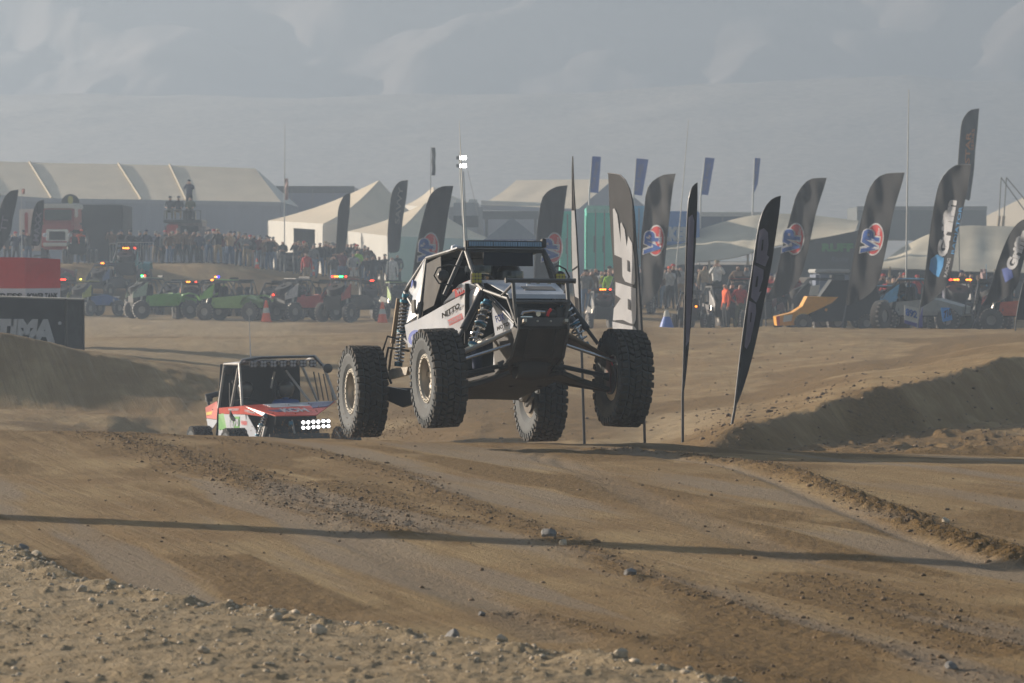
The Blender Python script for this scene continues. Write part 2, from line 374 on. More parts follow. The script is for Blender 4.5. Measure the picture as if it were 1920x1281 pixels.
def ridge_mesh(name, x0, x1, y0, y1, nx, ny, fn, mat):
    X, Y = np.meshgrid(np.linspace(x0, x1, nx), np.linspace(y0, y1, ny)); Z = fn(X, Y)
    v = np.stack([X, Y, Z], -1).reshape(-1, 3); i = np.arange(nx * ny).reshape(ny, nx)
    q = np.stack([i[:-1, :-1], i[:-1, 1:], i[1:, 1:], i[1:, :-1]], -1).reshape(-1, 4)
    me = bpy.data.meshes.new(name); me.from_pydata(v.tolist(), [], q.tolist()); me.materials.append(mat)
    me.polygons.foreach_set('use_smooth', [True] * len(q)); o = bpy.data.objects.new(name, me); COL.objects.link(o); return tag(o, kind='structure')
def hill_fn(X, Y):
    px = 960 + F * X / 720; top = np.interp(px, [-1500, 0, 200, 700, 900, 1100, 1300, 1450, 1700, 1800, 1920, 3500], [190, 182, 176, 180, 178, 176, 158, 152, 145, 150, 152, 150])
    zt = 1.8 + (500 - top) / F * 720 + (fbm(X / 25, Y / 25, 4, 71) - .5) * 2.2; t = np.clip((Y - 460) / 260, 0, 1)
    z = np.where(Y < 720, 3 + (zt - 3) * t ** 1.25, zt - (Y - 720) * .25) + (fbm(X / 16, Y / 30, 4, 72) - .5) * .35 * t + (fbm(X / 1.2, Y / 1.2, 2, 75) - .5) * .35 * t * ss(0, 60, X)
    return z
hm = M('scrub hillside', (.25, .215, .18), .95, var=.4, scale=.6)
ridge_mesh('hills', -270, 270, 450, 800, 460, 240, hill_fn, hm)
def tri(u): return .55 * (1 - np.abs(2 * (u - np.floor(u)) - 1)) + .45 * (.5 - .5 * np.cos(2 * np.pi * u))
def mtn_fn(X, Y):
    t = np.clip((Y - 790) / 330, 0, 1); w = (fbm(X / 90, Y / 120, 4, 91) - .5)
    s1 = tri((X + .42 * (Y - 790)) / 118 + 2.0 * w + .2); s2 = tri((X - .30 * (Y - 790)) / 47 + 1.6 * (fbm(X / 50, Y / 70, 3, 92) - .5)); s3 = 1 - np.abs(2 * fbm(X / 12, Y / 26, 3, 93) - 1)
    return 26 + t * (92 + 26 * ss(-220, 220, X)) + (s1 * 24 + s2 * 9 + s3 * 4) * (.25 + .75 * t) + np.maximum(Y - 1000, 0) * .1
mm_ = M('mountain rock', (.19, .155, .14), .95, var=.3, scale=.03)
ridge_mesh('mountains', -240, 240, 790, 1170, 420, 300, mtn_fn, mm_)

# near clods and stones
def lump(mb, c, r, sq=.7, seed=0):
    bm = bmesh.new(); bmesh.ops.create_icosphere(bm, subdivisions=1, radius=1)
    rr = random.Random(seed)
    for v in bm.verts: v.co = v.co * rr.uniform(.68, 1.2)
    a = Matrix.Rotation(rr.uniform(0, 6.3), 4, 'Z') @ Matrix.Diagonal((r * rr.uniform(.8, 1.3), r * rr.uniform(.7, 1.1), r * sq, 1))
    return mb.bm(bm, Matrix.Translation(Vector(c)) @ a)
bm0 = bmesh.new(); bmesh.ops.create_icosphere(bm0, subdivisions=1, radius=1); bm0.verts.index_update()
ICO = np.array([tuple(v.co) for v in bm0.verts]); ICF = np.array([[v.index for v in f.verts] for f in bm0.faces]); bm0.free()
def scatter(name, xs, ys, rs, mat, label, cat, sq=.7):
    n = len(xs); z = ground_z(xs, ys); rr = RS.uniform(.65, 1.2, (n, len(ICO), 1)); a = RS.uniform(0, 6.3, n)
    v = ICO[None] * rr * np.stack([rs * RS.uniform(.8, 1.4, n), rs * RS.uniform(.7, 1.1, n), rs * sq], -1)[:, None, :]
    c, s = np.cos(a)[:, None], np.sin(a)[:, None]; v = np.stack([v[..., 0] * c - v[..., 1] * s, v[..., 0] * s + v[..., 1] * c, v[..., 2]], -1)
    v = v + np.stack([xs, ys, z + rs * sq * .25], -1)[:, None, :]
    f = (ICF[None] + (np.arange(n) * len(ICO))[:, None, None]).reshape(-1, 3)
    me = bpy.data.meshes.new(name); me.vertices.add(n * len(ICO)); me.vertices.foreach_set('co', v.ravel()); me.loops.add(f.size)
    me.loops.foreach_set('vertex_index', f.ravel()); me.polygons.add(len(f)); me.polygons.foreach_set('loop_start', np.arange(0, f.size, 3)); me.update(); me.validate()
    me.materials.append(mat); o = bpy.data.objects.new(name, me); COL.objects.link(o); return tag(o, label, cat, kind='stuff')
clodm = M('clod soil', (.185, .125, .073), .95, var=.3, scale=12, bump=.5)
stonem = M('pale stone', (.50, .41, .30), .85, var=.25, scale=15, bump=.4)
greym = M('grey stone', (.22, .21, .20), .8, var=.3, scale=12, bump=.4)
X_, Y_, R_ = [], [], []
for k, (pl, w, h) in enumerate(RID):
    for (x0, y0), (x1, y1) in zip(pl[:-1], pl[1:]):
        L = math.hypot(x1 - x0, y1 - y0); n = int(L * (260 if k in (0, 2) else 150) * (w / .2))
        t = RS.rand(n); d = RS.normal(0, w * .75, n); nx, ny = -(y1 - y0) / L, (x1 - x0) / L
        X_.append(x0 + (x1 - x0) * t + nx * d); Y_.append(y0 + (y1 - y0) * t + ny * d); R_.append(np.clip(RS.lognormal(-5.35, .5, n), .003, .026))
n = 800; t = RS.rand(n); X_.append(RS.uniform(-3.6, 3.8, n)); Y_.append(RS.uniform(14, 34, n)); R_.append(np.clip(RS.lognormal(-5.1, .5, n), .004, .022))
scatter('dirt_clods', np.concatenate(X_), np.concatenate(Y_), np.concatenate(R_), clodm, 'loose brown dirt clods strewn along the ruts of the track', 'dirt clods')
X_, Y_, R_ = [], [], []
for (x0, y0), (x1, y1) in zip(EDGE[:-1], EDGE[1:]):
    L = math.hypot(x1 - x0, y1 - y0); n = int(L * 120); t = RS.rand(n); d = np.abs(RS.normal(.0, .22, n)) - .04; nx, ny = (y1 - y0) / L, -(x1 - x0) / L
    X_.append(x0 + (x1 - x0) * t + nx * d); Y_.append(y0 + (y1 - y0) * t + ny * d); R_.append(np.clip(RS.lognormal(-5.0, .55, n), .004, .026))
n = 1900; xx = RS.uniform(-3.6, 1.2, n); yy = RS.uniform(13.5, 23, n); d, s, a = pdist(xx, yy, EDGE); k = (d * s < 0); X_.append(xx[k]); Y_.append(yy[k]); R_.append(np.clip(RS.lognormal(-5., .5, k.sum()), .003, .018))
scatter('gravel', np.concatenate(X_), np.concatenate(Y_), np.concatenate(R_), stonem, 'pale gravel and pebbles on the shoulder at the edge of the track', 'gravel')
n = 700; xx = RS.uniform(-1.5, 9, n); yy = RS.uniform(38, 104, n); scatter('slope_stones', xx, yy, np.clip(RS.lognormal(-3.9, .4, n), .01, .06), clodm, 'small stones and lumps of earth on the far slope behind the jump', 'stones')
n = 700; yy = RS.uniform(44, 60, n); xx = RS.uniform(.055, .16, n) * yy; scatter('bank_clods', xx, yy, np.clip(RS.lognormal(-4.0, .45, n), .01, .06), clodm, 'rough clods of earth on the shaded cut bank at the right', 'dirt clods')
for nm, px, py, r, mt, lb in [
  ('rock', 850, 1207, .042, greym, 'large two tone grey rock on the gravel edge, tallest stone in the foreground'),
  ('rock', 517, 1176, .034, stonem, 'pale angular rock on the gravel edge left of the big grey rock'),
  ('rock', 597, 1203, .036, stonem, 'flat pale rock lying just below the gravel edge, halfway to the big grey rock'),
  ('rock', 152, 1127, .03, stonem, 'rounded pale stone on the raised gravel lip at lower left'),
  ('rock', 42, 1044, .036, greym, 'bluish grey stone on the gravel lip nearest the left edge'),
  ('rock', 68, 1055, .034, stonem, 'whitish stone just right of the bluish stone on the lip'),
  ('rock', 380, 1247, .026, stonem, 'small pale stone alone on the gravel near the bottom edge'),
  ('rock', 205, 1152, .018, stonem, 'tiny pale stone on the gravel below the lip'),
  ('rock', 1027, 1006, .05, greym, 'dark grey rock in the clod ridge where the thin shadow crosses it'),
  ('rock', 1057, 1021, .032, stonem, 'pale stone just below the dark rock in the middle ridge'),
  ('rock', 1181, 1079, .034, greym, 'dark clod shaped rock on the middle of the track, below the thin shadow'),
  ('rock', 1773, 978, .036, stonem, 'white stone beside the tread marks of the right ridge'),
  ('rock', 940, 1222, .03, stonem, 'squat brown stone on the gravel edge right of the big grey rock'),
  ('rock', 1165, 1264, .03, stonem, 'pale stone on the gravel edge at the bottom of the picture'),
  ('rock', 902, 1151, .02, greym, 'small dark square stone on the track above the big grey rock'),
  ('rock', 1787, 1255, .028, greym, 'dark lump of rock near the bottom right corner')]:
    x, y = gpx(px, py + 4); mb = MB(); bmr = bmesh.new(); bmesh.ops.create_icosphere(bmr, subdivisions=2, radius=1)
    rr = random.Random(px)
    pl_ = [(Vector((rr.uniform(-1, 1), rr.uniform(-1, 1), rr.uniform(-.3, 1))).normalized(), rr.uniform(.55, .85)) for _ in range(9)]
    for v in bmr.verts:
        for nrm, dd in pl_:
            e = v.co.dot(nrm)
            if e > dd: v.co -= nrm * (e - dd)
    mb.bm(bmr, Matrix.Diagonal((r * 1.25, r, r * (1.25 if px == 850 else .85), 1)))
    o = mb.build(nm, mt); o.location = (x, y, gz(x, y) + r * .45); o.rotation_euler = (0, 0, px); tag(o, lb, 'rock')
# ------------------------------------------------------------------ materials for things
blk = M('black tube paint', (.016, .017, .019), .42, var=.2, dust=.07, spec=.5)
gun = M('gunmetal tube', (.075, .08, .085), .5, .15, var=.15, dust=.12, spec=.4)
alu = M('dusty aluminium', (.50, .47, .42), .42, .75, var=.12, dust=.35)
chrome = M('bright steel', (.62, .62, .62), .25, .9, var=.08, dust=.1)
white = M('white wrap', (.50, .535, .60), .38, var=.05, dust=.10, coat=.2)
rub = M('tyre rubber', (.02, .021, .023), .82, var=.2, dust=.07, scale=9, bump=.15)
rubt = M('dusty tread rubber', (.026, .024, .021), .9, var=.25, dust=.17, scale=9, bump=.2)
side = M('grey sidewall rubber', (.038, .048, .055), .75, var=.3, dust=.09, scale=8)
bead = M('dusty beadlock', (.46, .44, .39), .5, .45, var=.15, dust=.45)
blue = M('blue anodised', (.03, .17, .26), .35, .6, var=.1, dust=.15)
red_ = M('red paint', (.60, .03, .025), .4, var=.1, dust=.15)
ink = M('black print', (.02, .02, .02), .5, var=.1)
redink = M('red print', (.62, .05, .06), .5, var=.1); bluink = M('blue print', (.05, .10, .45), .5, var=.1)
pinkink = M('pale red print', (.72, .22, .22), .5, var=.1)
skidm = M('muddy skid plate', (.022, .018, .014), .7, var=.4, dust=.09, scale=5)
dark = M('dark interior', (.010, .010, .011), .8, var=.2)
net = M('window net', (.07, .07, .07), .9, var=.2, dust=.15)
glassm = M('smoked lens', (.05, .06, .07), .1, var=.1, spec=.8)
yel = M('yellow lamp lens', (.42, .36, .03), .25, var=.15, dust=.15)
orange = M('orange paint', (.75, .16, .02), .45, var=.1)
greyp = M('grey print patch', (.17, .16, .15), .55, var=.1, dust=.2)

# ------------------------------------------------------------------ wheel meshes (shared)
def tyre_mesh(R=.51, hw=.168, n=38, lug=True):
    k = R / .51; mb = MB(); mb.m = 0
    mb.lathe([(.232 * k, -hw * .68), (.30 * k, -hw * .93), (.39 * k, -hw * 1.0), (.445 * k, -hw * .97), (.474 * k, -hw * .85), (.480 * k, 0),
              (.474 * k, hw * .85), (.445 * k, hw * .97), (.39 * k, hw), (.30 * k, hw * .93), (.232 * k, hw * .68)], (0, 0, 0), (1, 0, 0), 48, closed=True)
    mb.m = 2
    if lug:
        rr = random.Random(5)
        def block(t, dt, x0, x1, r0, r1, sk=0, ch=.8):
            vs = []
            for r, s_ in ((r0, 1.0), (r1, ch)):
                for x, sx in ((x0, -1), (x1, 1)):
                    for q in (-1, 1):
                        xc = (x0 + x1) / 2; xx = xc + (x - xc) * (s_ * .5 + .5); tt = t + q * dt * .5 * s_ + sk * sx * dt * .5
                        vs.append((xx, r * math.cos(tt), r * math.sin(tt)))
            mb.add(vs, [(0, 1, 3, 2), (4, 6, 7, 5), (0, 4, 5, 1), (2, 3, 7, 6), (0, 2, 6, 4), (1, 5, 7, 3)])
        st = 2 * math.pi / n
        for i in range(n):
            t = i * st
            for c_, off, w, sk in ((-.36, .15, .30, .35), (.02, .55, .34, -.3), (.40, .2, .30, .35)):
                block(t + off * st, st * .84, hw * (c_ - w * .52), hw * (c_ + w * .52), .474 * k, .504 * k, sk)
            for s_ in (-1, 1):
                o = .0 if s_ < 0 else .4
                a, b = sorted((s_ * hw * .62, s_ * hw * (1.0 + (.03 if i % 2 else -.02))))
                block(t + o * st, st * .78, a, b, .462 * k, .502 * k, .12 * s_)
                # side biters
                mb.m = 1; a, b = sorted((s_ * hw * .93, s_ * hw * 1.045)); block(t + o * st, st * .5, a, b, .418 * k, .470 * k, 0, .9); mb.m = 2
    return mb
def shared(mb, name, mats, smooth=False):
    o = mb.build(name, mats, smooth=smooth); me = o.data; bpy.data.objects.remove(o); return me
ME_TYRE = shared(tyre_mesh(), 'tyre', [side, side, rubt])
mb = MB(); mb.lathe([(.252, .10), (.255, .125), (.245, .140), (.212, .140), (.205, .128), (.205, .10)], (0, 0, 0), (1, 0, 0), 40, closed=True)
for i in range(24):
    t = i * math.pi / 12; mb.lathe([(.007, .139), (.007, .150)], (0, .228 * math.cos(t), .228 * math.sin(t)), (1, 0, 0), 6)
ME_RING = shared(mb, 'beadlock_ring', [bead], True)
mb = MB(); mb.lathe([(.232, -.12), (.24, -.115), (.215, -.10), (.205, -.05), (.200, .02), (.208, .115), (.198, .115), (.192, .02), (.185, -.04), (.10, -.055), (.0, -.05)], (0, 0, 0), (1, 0, 0), 32)
for i in range(8):
    t = i * math.pi / 4; c, s_ = math.cos(t), math.sin(t)
    mb.slab([(.02, -.016 * s_ + .06 * c, .016 * c + .06 * s_), (.02, .016 * s_ + .06 * c, -.016 * c + .06 * s_), (.05, .028 * s_ + .195 * c, -.028 * c + .195 * s_), (.05, -.028 * s_ + .195 * c, .028 * c + .195 * s_)], (.022, 0, 0))
mb.lathe([(.075, -.05), (.075, .05), (.05, .075), (.0, .08)], (0, 0, 0), (1, 0, 0), 20)
for i in range(8): t = (i + .5) * math.pi / 4; mb.lathe([(.010, .04), (.010, .065)], (0, .062 * math.cos(t), .058 * math.sin(t)), (1, 0, 0), 6)
ME_RIM = shared(mb, 'rim', [alu], True)
def wheel(parent, c, sd, spin=0, camber=0, steer=0):
    """sd = -1: outer face towards photo left"""
    o = bpy.data.objects.new('wheel', ME_RIM); COL.objects.link(o); o.parent = parent
    o.matrix_local = Matrix.Translation(Vector(c)) @ Matrix.Rotation(camber, 4, 'Y') @ Matrix.Rotation(steer, 4, 'Z') @ (Matrix.Rotation(math.pi, 4, 'Z') if sd < 0 else Matrix.Identity(4)) @ Matrix.Rotation(spin, 4, 'X')
    for nm, me in (('tyre', ME_TYRE), ('beadlock_ring', ME_RING)):
        q = bpy.data.objects.new(nm, me); COL.objects.link(q); q.parent = o
    return o

class Car:
    """vehicle frame fitted to the two front and the yaw / pitch; local axes: x lateral, y backwards, z up (0 = axle height)"""
    def __init__(s, C, yaw, pitch, roll, name, label, cat, base=.51, group=None):
        s.m = Matrix.Translation(C) @ Matrix.Rotation(yaw, 4, 'Z') @ Matrix.Rotation(-pitch, 4, 'X') @ Matrix.Rotation(roll, 4, 'Y')
        s.i = s.m.inverted(); s.t = Matrix.Translation((0, 0, base)); s.base = base
        s.e = thing(name, label, cat, group=group); s.e.matrix_world = s.m @ Matrix.Translation((0, 0, -base))
    def L(s, px, py, v):
        o = s.i @ Vector((0, 0, ZC)); d = s.i.to_3x3() @ (P(px, py, 40) - Vector((0, 0, ZC))); t = (v - o.y) / d.y; return o + d * t
    def b(s, mb, name, mats, parent=None, smooth=False): return mb.build(name, mats, parent or s.e, smooth, s.t)

def coilover(car, name, a, b, r=.045, turns=9, col=chrome, split=.0):
    a = Vector(a); b = Vector(b); d = b - a; mb = MB(); mb.tube([a, a + d * .55], r * .62, 10); o = car.b(mb, name, gun, smooth=True)
    mb = MB(); mb.tube([a + d * .5, b], r * .3, 8); car.b(mb, 'shaft', chrome, o, True)
    mb = MB(); mb.helix(a + d * .12, a + d * .94, r, turns, r * .19, 6, 10); car.b(mb, 'spring', col, o, True)
    for t0, t1, k in ((0, .05, .8), (.08, .12, 1.15), (.50, .53, 1.12), (.94, 1.0, .9)): mb = MB(); mb.tube([a + d * t0, a + d * t1], r * k, 12); car.b(mb, 'collar', blue, o, True)
    return o

# ------------------------------------------------------------------ bodies of people
def skin_mesh(J, E, R, sub=1):
    """continuous figure grown from joints"""
    me = bpy.data.meshes.new('p'); names = list(J); idx = {n: i for i, n in enumerate(names)}
    me.from_pydata([J[n] for n in names], [(idx[a], idx[b]) for a, b in E], []); o = bpy.data.objects.new('p', me); COL.objects.link(o)
    md = o.modifiers.new('s', 'SKIN'); md.use_smooth_shade = True
    for i, n in enumerate(names):
        r = R[n]; me.skin_vertices[0].data[i].radius = r if isinstance(r, tuple) else (r, r)
        me.skin_vertices[0].data[i].use_root = (n == 'pelvis')
    if sub: m2 = o.modifiers.new('u', 'SUBSURF'); m2.levels = sub; m2.render_levels = sub
    dg = bpy.context.evaluated_depsgraph_get(); dg.update(); r = bpy.data.meshes.new_from_object(o.evaluated_get(dg)); bpy.data.objects.remove(o); bpy.data.meshes.remove(me); return r
BE = [('pelvis', 'belly'), ('belly', 'chest'), ('chest', 'neck'), ('neck', 'jaw'), ('jaw', 'skull'), ('jaw', 'nose')]
for s_ in 'lr': BE += [('pelvis', s_ + 'hip'), (s_ + 'hip', s_ + 'knee'), (s_ + 'knee', s_ + 'ankle'), (s_ + 'ankle', s_ + 'toe'), ('chest', s_ + 'sh'), (s_ + 'sh', s_ + 'elb'), (s_ + 'elb', s_ + 'wri'), (s_ + 'wri', s_ + 'hand'), (s_ + 'hand', s_ + 'fin'), (s_ + 'hand', s_ + 'thumb')]
BR = dict(pelvis=(.15, .12), belly=(.15, .12), chest=(.17, .13), neck=.06, jaw=.085, skull=.105, nose=.018)
for s_ in 'lr': BR.update({s_ + 'hip': .105, s_ + 'knee': .072, s_ + 'ankle': .05, s_ + 'toe': .045, s_ + 'sh': .078, s_ + 'elb': .058, s_ + 'wri': .042, s_ + 'hand': .04, s_ + 'fin': .02, s_ + 'thumb': .015})
def stand(arms='down', lean=0, stance=.11, turn=0):
    J = dict(pelvis=(0, 0, .95), belly=(0, 0, 1.10), chest=(0, 0 - lean * .4, 1.32), neck=(0, -lean * .6, 1.50), jaw=(0, -.02 - lean * .8, 1.60), skull=(0, .0 - lean * .8, 1.68), nose=(0, -.13 - lean * .8, 1.62))
    for s_, x in (('l', -1), ('r', 1)):
        J[s_ + 'hip'] = (x * .095, 0, .88); J[s_ + 'knee'] = (x * (stance + .01), -.02, .49); J[s_ + 'ankle'] = (x * (stance + .02), .02, .09); J[s_ + 'toe'] = (x * (stance + .05), -.14, .05)
        J[s_ + 'sh'] = (x * .20, -lean * .45, 1.42)
        a = arms if isinstance(arms, str) else arms[0 if x < 0 else 1]
        if a == 'down': pts = [(.26, .03, 1.13), (.27, -.03, .87), (.27, -.05, .79), (.265, -.06, .71), (.24, -.09, .80)]
        elif a == 'pocket': pts = [(.31, .06, 1.15), (.22, -.06, .95), (.17, -.08, .90), (.15, -.08, .86), (.15, -.10, .91)]
        elif a == 'photo': pts = [(.27, -.18, 1.24), (.13, -.30, 1.50), (.09, -.30, 1.57), (.07, -.29, 1.63), (.05, -.29, 1.57)]
        elif a == 'cross': pts = [(.27, -.10, 1.16), (.06, -.24, 1.18), (-.03, -.25, 1.20), (-.10, -.25, 1.21), (-.02, -.25, 1.25)]
        elif a == 'up': pts = [(.32, -.06, 1.62), (.24, -.05, 1.88), (.22, -.05, 1.95), (.21, -.05, 2.03), (.18, -.05, 1.95)]
        elif a == 'hip': pts = [(.38, .08, 1.17), (.22, -.03, 1.02), (.18, -.05, 1.0), (.14, -.06, .98), (.17, -.05, 1.04)]
        for nm, p in zip(('elb', 'wri', 'hand', 'fin', 'thumb'), pts): J[s_ + nm] = (x * p[0], p[1] - lean * .4, p[2])
    return J
def sit():
    J = stand('down')
    for s_, x in (('l', -1), ('r', 1)):
        J[s_ + 'hip'] = (x * .1, -.02, .50); J[s_ + 'knee'] = (x * .16, -.44, .52); J[s_ + 'ankle'] = (x * .15, -.42, .10); J[s_ + 'toe'] = (x * .16, -.57, .05)
        J[s_ + 'sh'] = (x * .2, 0, .98); J[s_ + 'elb'] = (x * .27, -.12, .74); J[s_ + 'wri'] = (x * .19, -.36, .68); J[s_ + 'hand'] = (x * .17, -.43, .67); J[s_ + 'fin'] = (x * .16, -.50, .65); J[s_ + 'thumb'] = (x * .13, -.44, .70)
    J.update(pelvis=(0, 0, .52), belly=(0, 0, .67), chest=(0, 0, .88), neck=(0, 0, 1.06), jaw=(0, -.02, 1.16), skull=(0, 0, 1.24), nose=(0, -.13, 1.18)); return J
skinc = M('skin', (.48, .27, .19), .6, var=.08); hairc = M('brown hair', (.06, .04, .03), .8); shoec = M('dark shoes', (.04, .035, .03), .7)
def person_mesh(J, sitting=False):
    me = skin_mesh(J, BE, BR)
    waist = J['pelvis'][2]; nk = J['neck'][2]; sk = Vector(J['skull'])
    hands = [Vector(J[s + 'hand']) for s in 'lr'] + [Vector(J[s + 'fin']) for s in 'lr']
    for m in (shoec, shoec, shoec, skinc, hairc): me.materials.append(m)     # shoes, trousers, shirt, skin, hair
    for p in me.polygons:
        c = p.center
        if c.z < .09: k = 0
        elif min((c - h).length for h in hands) < .06: k = 3
        elif c.z > nk + .035 and abs(c.x) < .16: k = 4 if (c.z > sk.z + .02 or (c.y > sk.y + .03 and c.z > nk + .09)) else 3
        elif sitting: k = 1 if (c.z < .60 and (c.y < -.1 or c.z < waist + .04) and abs(c.x) < .25) else 2
        else: k = 1 if c.z < waist + .02 and min((c - Vector(J[s + 'wri'])).length for s in 'lr') > .09 and abs(c.x) < .225 else 2
        p.material_index = k
    return me
POSE = {'down': person_mesh(stand('down')), 'pocket': person_mesh(stand('pocket', .03)), 'photo': person_mesh(stand('photo', .06, .13)), 'cross': person_mesh(stand('cross', 0, .12)),
        'hip': person_mesh(stand(('hip', 'down'), 0, .14)), 'wave': person_mesh(stand(('up', 'down'))), 'sit': person_mesh(sit(), True), 'phone1': person_mesh(stand(('photo', 'pocket'), .05))}
CL = {}
def cloth(n):
    d = {'black': (.018, .018, .020), 'charcoal': (.045, .047, .05), 'navy': (.02, .03, .075), 'grey': (.16, .16, .16), 'light grey': (.36, .36, .35), 'white': (.66, .64, .60), 'red': (.45, .04, .03),
         'orange': (.85, .12, .03), 'green': (.30, .55, .06), 'brown': (.13, .075, .04), 'khaki': (.30, .22, .13), 'blue jeans': (.07, .12, .22), 'pale jeans': (.20, .26, .36), 'blue': (.05, .12, .36), 'tan': (.40, .29, .18),
         'maroon': (.13, .02, .03), 'yellow': (.62, .60, .06), 'plaid brown': (.20, .12, .07), 'turquoise': (.1, .42, .42), 'olive': (.10, .10, .05)}
    return M('cloth ' + n, d[n], .9, var=.25, scale=9)
def person(px, py, Y, pose='down', shirt='black', pants='blue jeans', label='', rot=0, h=1.0, z=None, group=None, hat=None, hair=None):
    p = P(px, py, Y); o = bpy.data.objects.new('person', POSE[pose]); COL.objects.link(o)
    o.location = (p.x, p.y, p.z if z is None else z); o.rotation_euler = (0, 0, rot); o.scale = (h, h, h)
    for i, m in ((1, cloth(pants)), (2, cloth(shirt)), (4, cloth(hair) if hair else hairc)): o.material_slots[i].link = 'OBJECT'; o.material_slots[i].material = m
    if hat:
        sz = 1.24 if pose == 'sit' else 1.68; y0 = -.048 if pose in ('photo', 'phone1') else 0
        mb = MB(); mb.lathe([(.098, sz - .0), (.100, sz + .03), (.084, sz + .075), (.045, sz + .098), (0, sz + .104)], (0, y0, 0), (0, 0, 1), 14)
        mb.slab([(-.06, y0 - .08, sz + .012), (-.05, y0 - .165, sz + .0), (.05, y0 - .165, sz + .0), (.06, y0 - .08, sz + .012)], (0, 0, .012)); mb.build('cap', cloth(hat), o, True)
    return tag(o, label, 'person', group)

# ------------------------------------------------------------------ the white rock racer
C0 = .5 * (P(822, 709, 33.7) + P(1168, 709, 34.27))
yaw = math.atan2(.2896, .9571); CA = Car(C0, yaw, math.radians(5.3), math.radians(.55), 'rock_racer', 'white desert racing buggy leaping off the crest with all four big tyres hanging', 'race buggy')
e = CA.e; B = CA.base
for (px, py, v, sd, st) in ((822, 709, 0, -1, 0), (1168, 709, 0, 1, 0), (680, 734, 2.943, -1, 0), (1013, 743, 2.943, 1, 0)):
    c = CA.L(px, py, v); c.x += 0; wheel(e, c + Vector((0, 0, B)), sd, spin=px * .7, camber=math.radians(2.5 * sd if v == 0 else 0), steer=st)
def both(fn):
    for s_ in (-1, 1): fn(s_)
# cage
mb = MB()
for s_ in (-1, 1):
    A = (s_ * .425 + .045, 1.0, 1.40); K = (s_ * .50, 2.12, 1.42); Cw = (s_ * .455 + .055, .58, 1.03); Dr = (s_ * .62, 1.02, .93); Bb = (s_ * .61, 2.06, .78)
    mb.tube([A, (s_ * .45 + .03, 1.12, 1.43), K], .024); mb.tube([A, Cw, (s_ * .40, .3, .92)], .026)
    mb.tube([(s_ * .43 + .04, 1.03, 1.41), Dr], .024); mb.tube([K, Bb, (s_ * .68, 2.1, .45)], .024)
    mb.tube([K, (s_ * .60, 2.62, 1.12), (s_ * .62, 2.95, .72)], .022); mb.tube([Bb, (s_ * .62, 2.62, 1.10)], .02); mb.tube([(s_ * .68, 2.1, .46), (s_ * .62, 2.95, .70)], .022)
    mb.tube([(s_ * .52, .95, .47), (s_ * .68, 1.5, .44), (s_ * .68, 2.1, .46)], .024); mb.tube([(s_ * .40, .3, .92), (s_ * .50, .62, .58), (s_ * .52, .95, .47)], .024)
mb.tube([(-.38, 1.0, 1.40), (.47, 1.0, 1.40)], .024); mb.tube([(-.50, 2.12, 1.42), (.50, 2.12, 1.42)], .024); mb.tube([(-.455, .58, 1.03), (.455, .58, 1.03)], .022)
mb.tube([(-.50, 2.12, 1.40), (.62, 2.1, .5)], .02); mb.tube([(-.62, 2.95, .72), (.62, 2.95, .72)], .02); mb.tube([(.50, 2.12, 1.40), (-.62, 2.1, .5)], .02)
for s_ in (-1, 1):   # front clip
    mb.tube([(s_ * .40, .3, .92), (s_ * .30, -.22, .79)], .019); mb.tube([(s_ * .30, -.22, .79), (s_ * .25, -.38, .50)], .02); mb.tube([(s_ * .37, .28, .88), (s_ * .245, -.26, .54)], .018); mb.tube([(s_ * .25, -.3, .50), (s_ * .27, .35, .10)], .02)
CA.b(mb, 'roll_cage', gun, smooth=True)
# front upright shocks (dark, running back down to the arms)
def strut(s_):
    a = Vector((s_ * .42, .30, .90)); b = Vector((s_ * .76, .12, .36)); mb = MB(); mb.tube([a, a.lerp(b, .72)], .038, 12); mb.tube([a.lerp(b, .7), b], .02, 8); o = CA.b(mb, 'bypass_shock', blk, smooth=True)
    a2 = a + Vector((0, .09, .0)); mb = MB(); mb.tube([a2, a2.lerp(b, .6)], .022, 8); CA.b(mb, 'reservoir', gun, o, True)
both(strut)
both(lambda s_: coilover(CA, 'coilover', (s_ * .40, .16, .80), (s_ * .60, .06, .33), .058, 6.5))
# panels
def pan(name, pts, s_, off=(0, 0, 0), mat=white, th=.008):
    mb = MB(); mb.slab([(s_ * u, v, w) for u, v, w in pts], (s_ * -th, 0, 0) if off == (0, 0, 0) else off); return CA.b(mb, name, mat)
PSIDE = [(.755, 2.12, .70), (.70, 1.75, .735), (.62, 1.1, .825), (.385, .50, .985), (.375, .40, .88), (.53, .90, .49), (.64, 1.5, .40), (.72, 2.12, .48)]
def quadpan(name, rows, s_, mat=white, th=.008):
    """panel made of a strip of quads between two edges"""
    mb = MB(); n = len(rows)
    for k in (0, 1):
        vs = []
        for a, b in rows:
            for p in (a, b): vs.append((s_ * (p[0] - k * th), p[1], p[2]))
        fs = [(2 * i, 2 * i + 1, 2 * i + 3, 2 * i + 2) for i in range(n - 1)]; mb.add(vs, fs)
    m = 2 * n
    for i in range(n - 1): mb.f += [[2 * i, 2 * i + 2, m + 2 * i + 2, m + 2 * i], [2 * i + 1, 2 * i + 3, m + 2 * i + 3, m + 2 * i + 1]]; mb.mi += [0, 0]
    mb.f += [[0, 1, m + 1, m], [m - 2, m - 1, 2 * m - 1, 2 * m - 2]]; mb.mi += [0, 0]
    return CA.b(mb, name, mat)
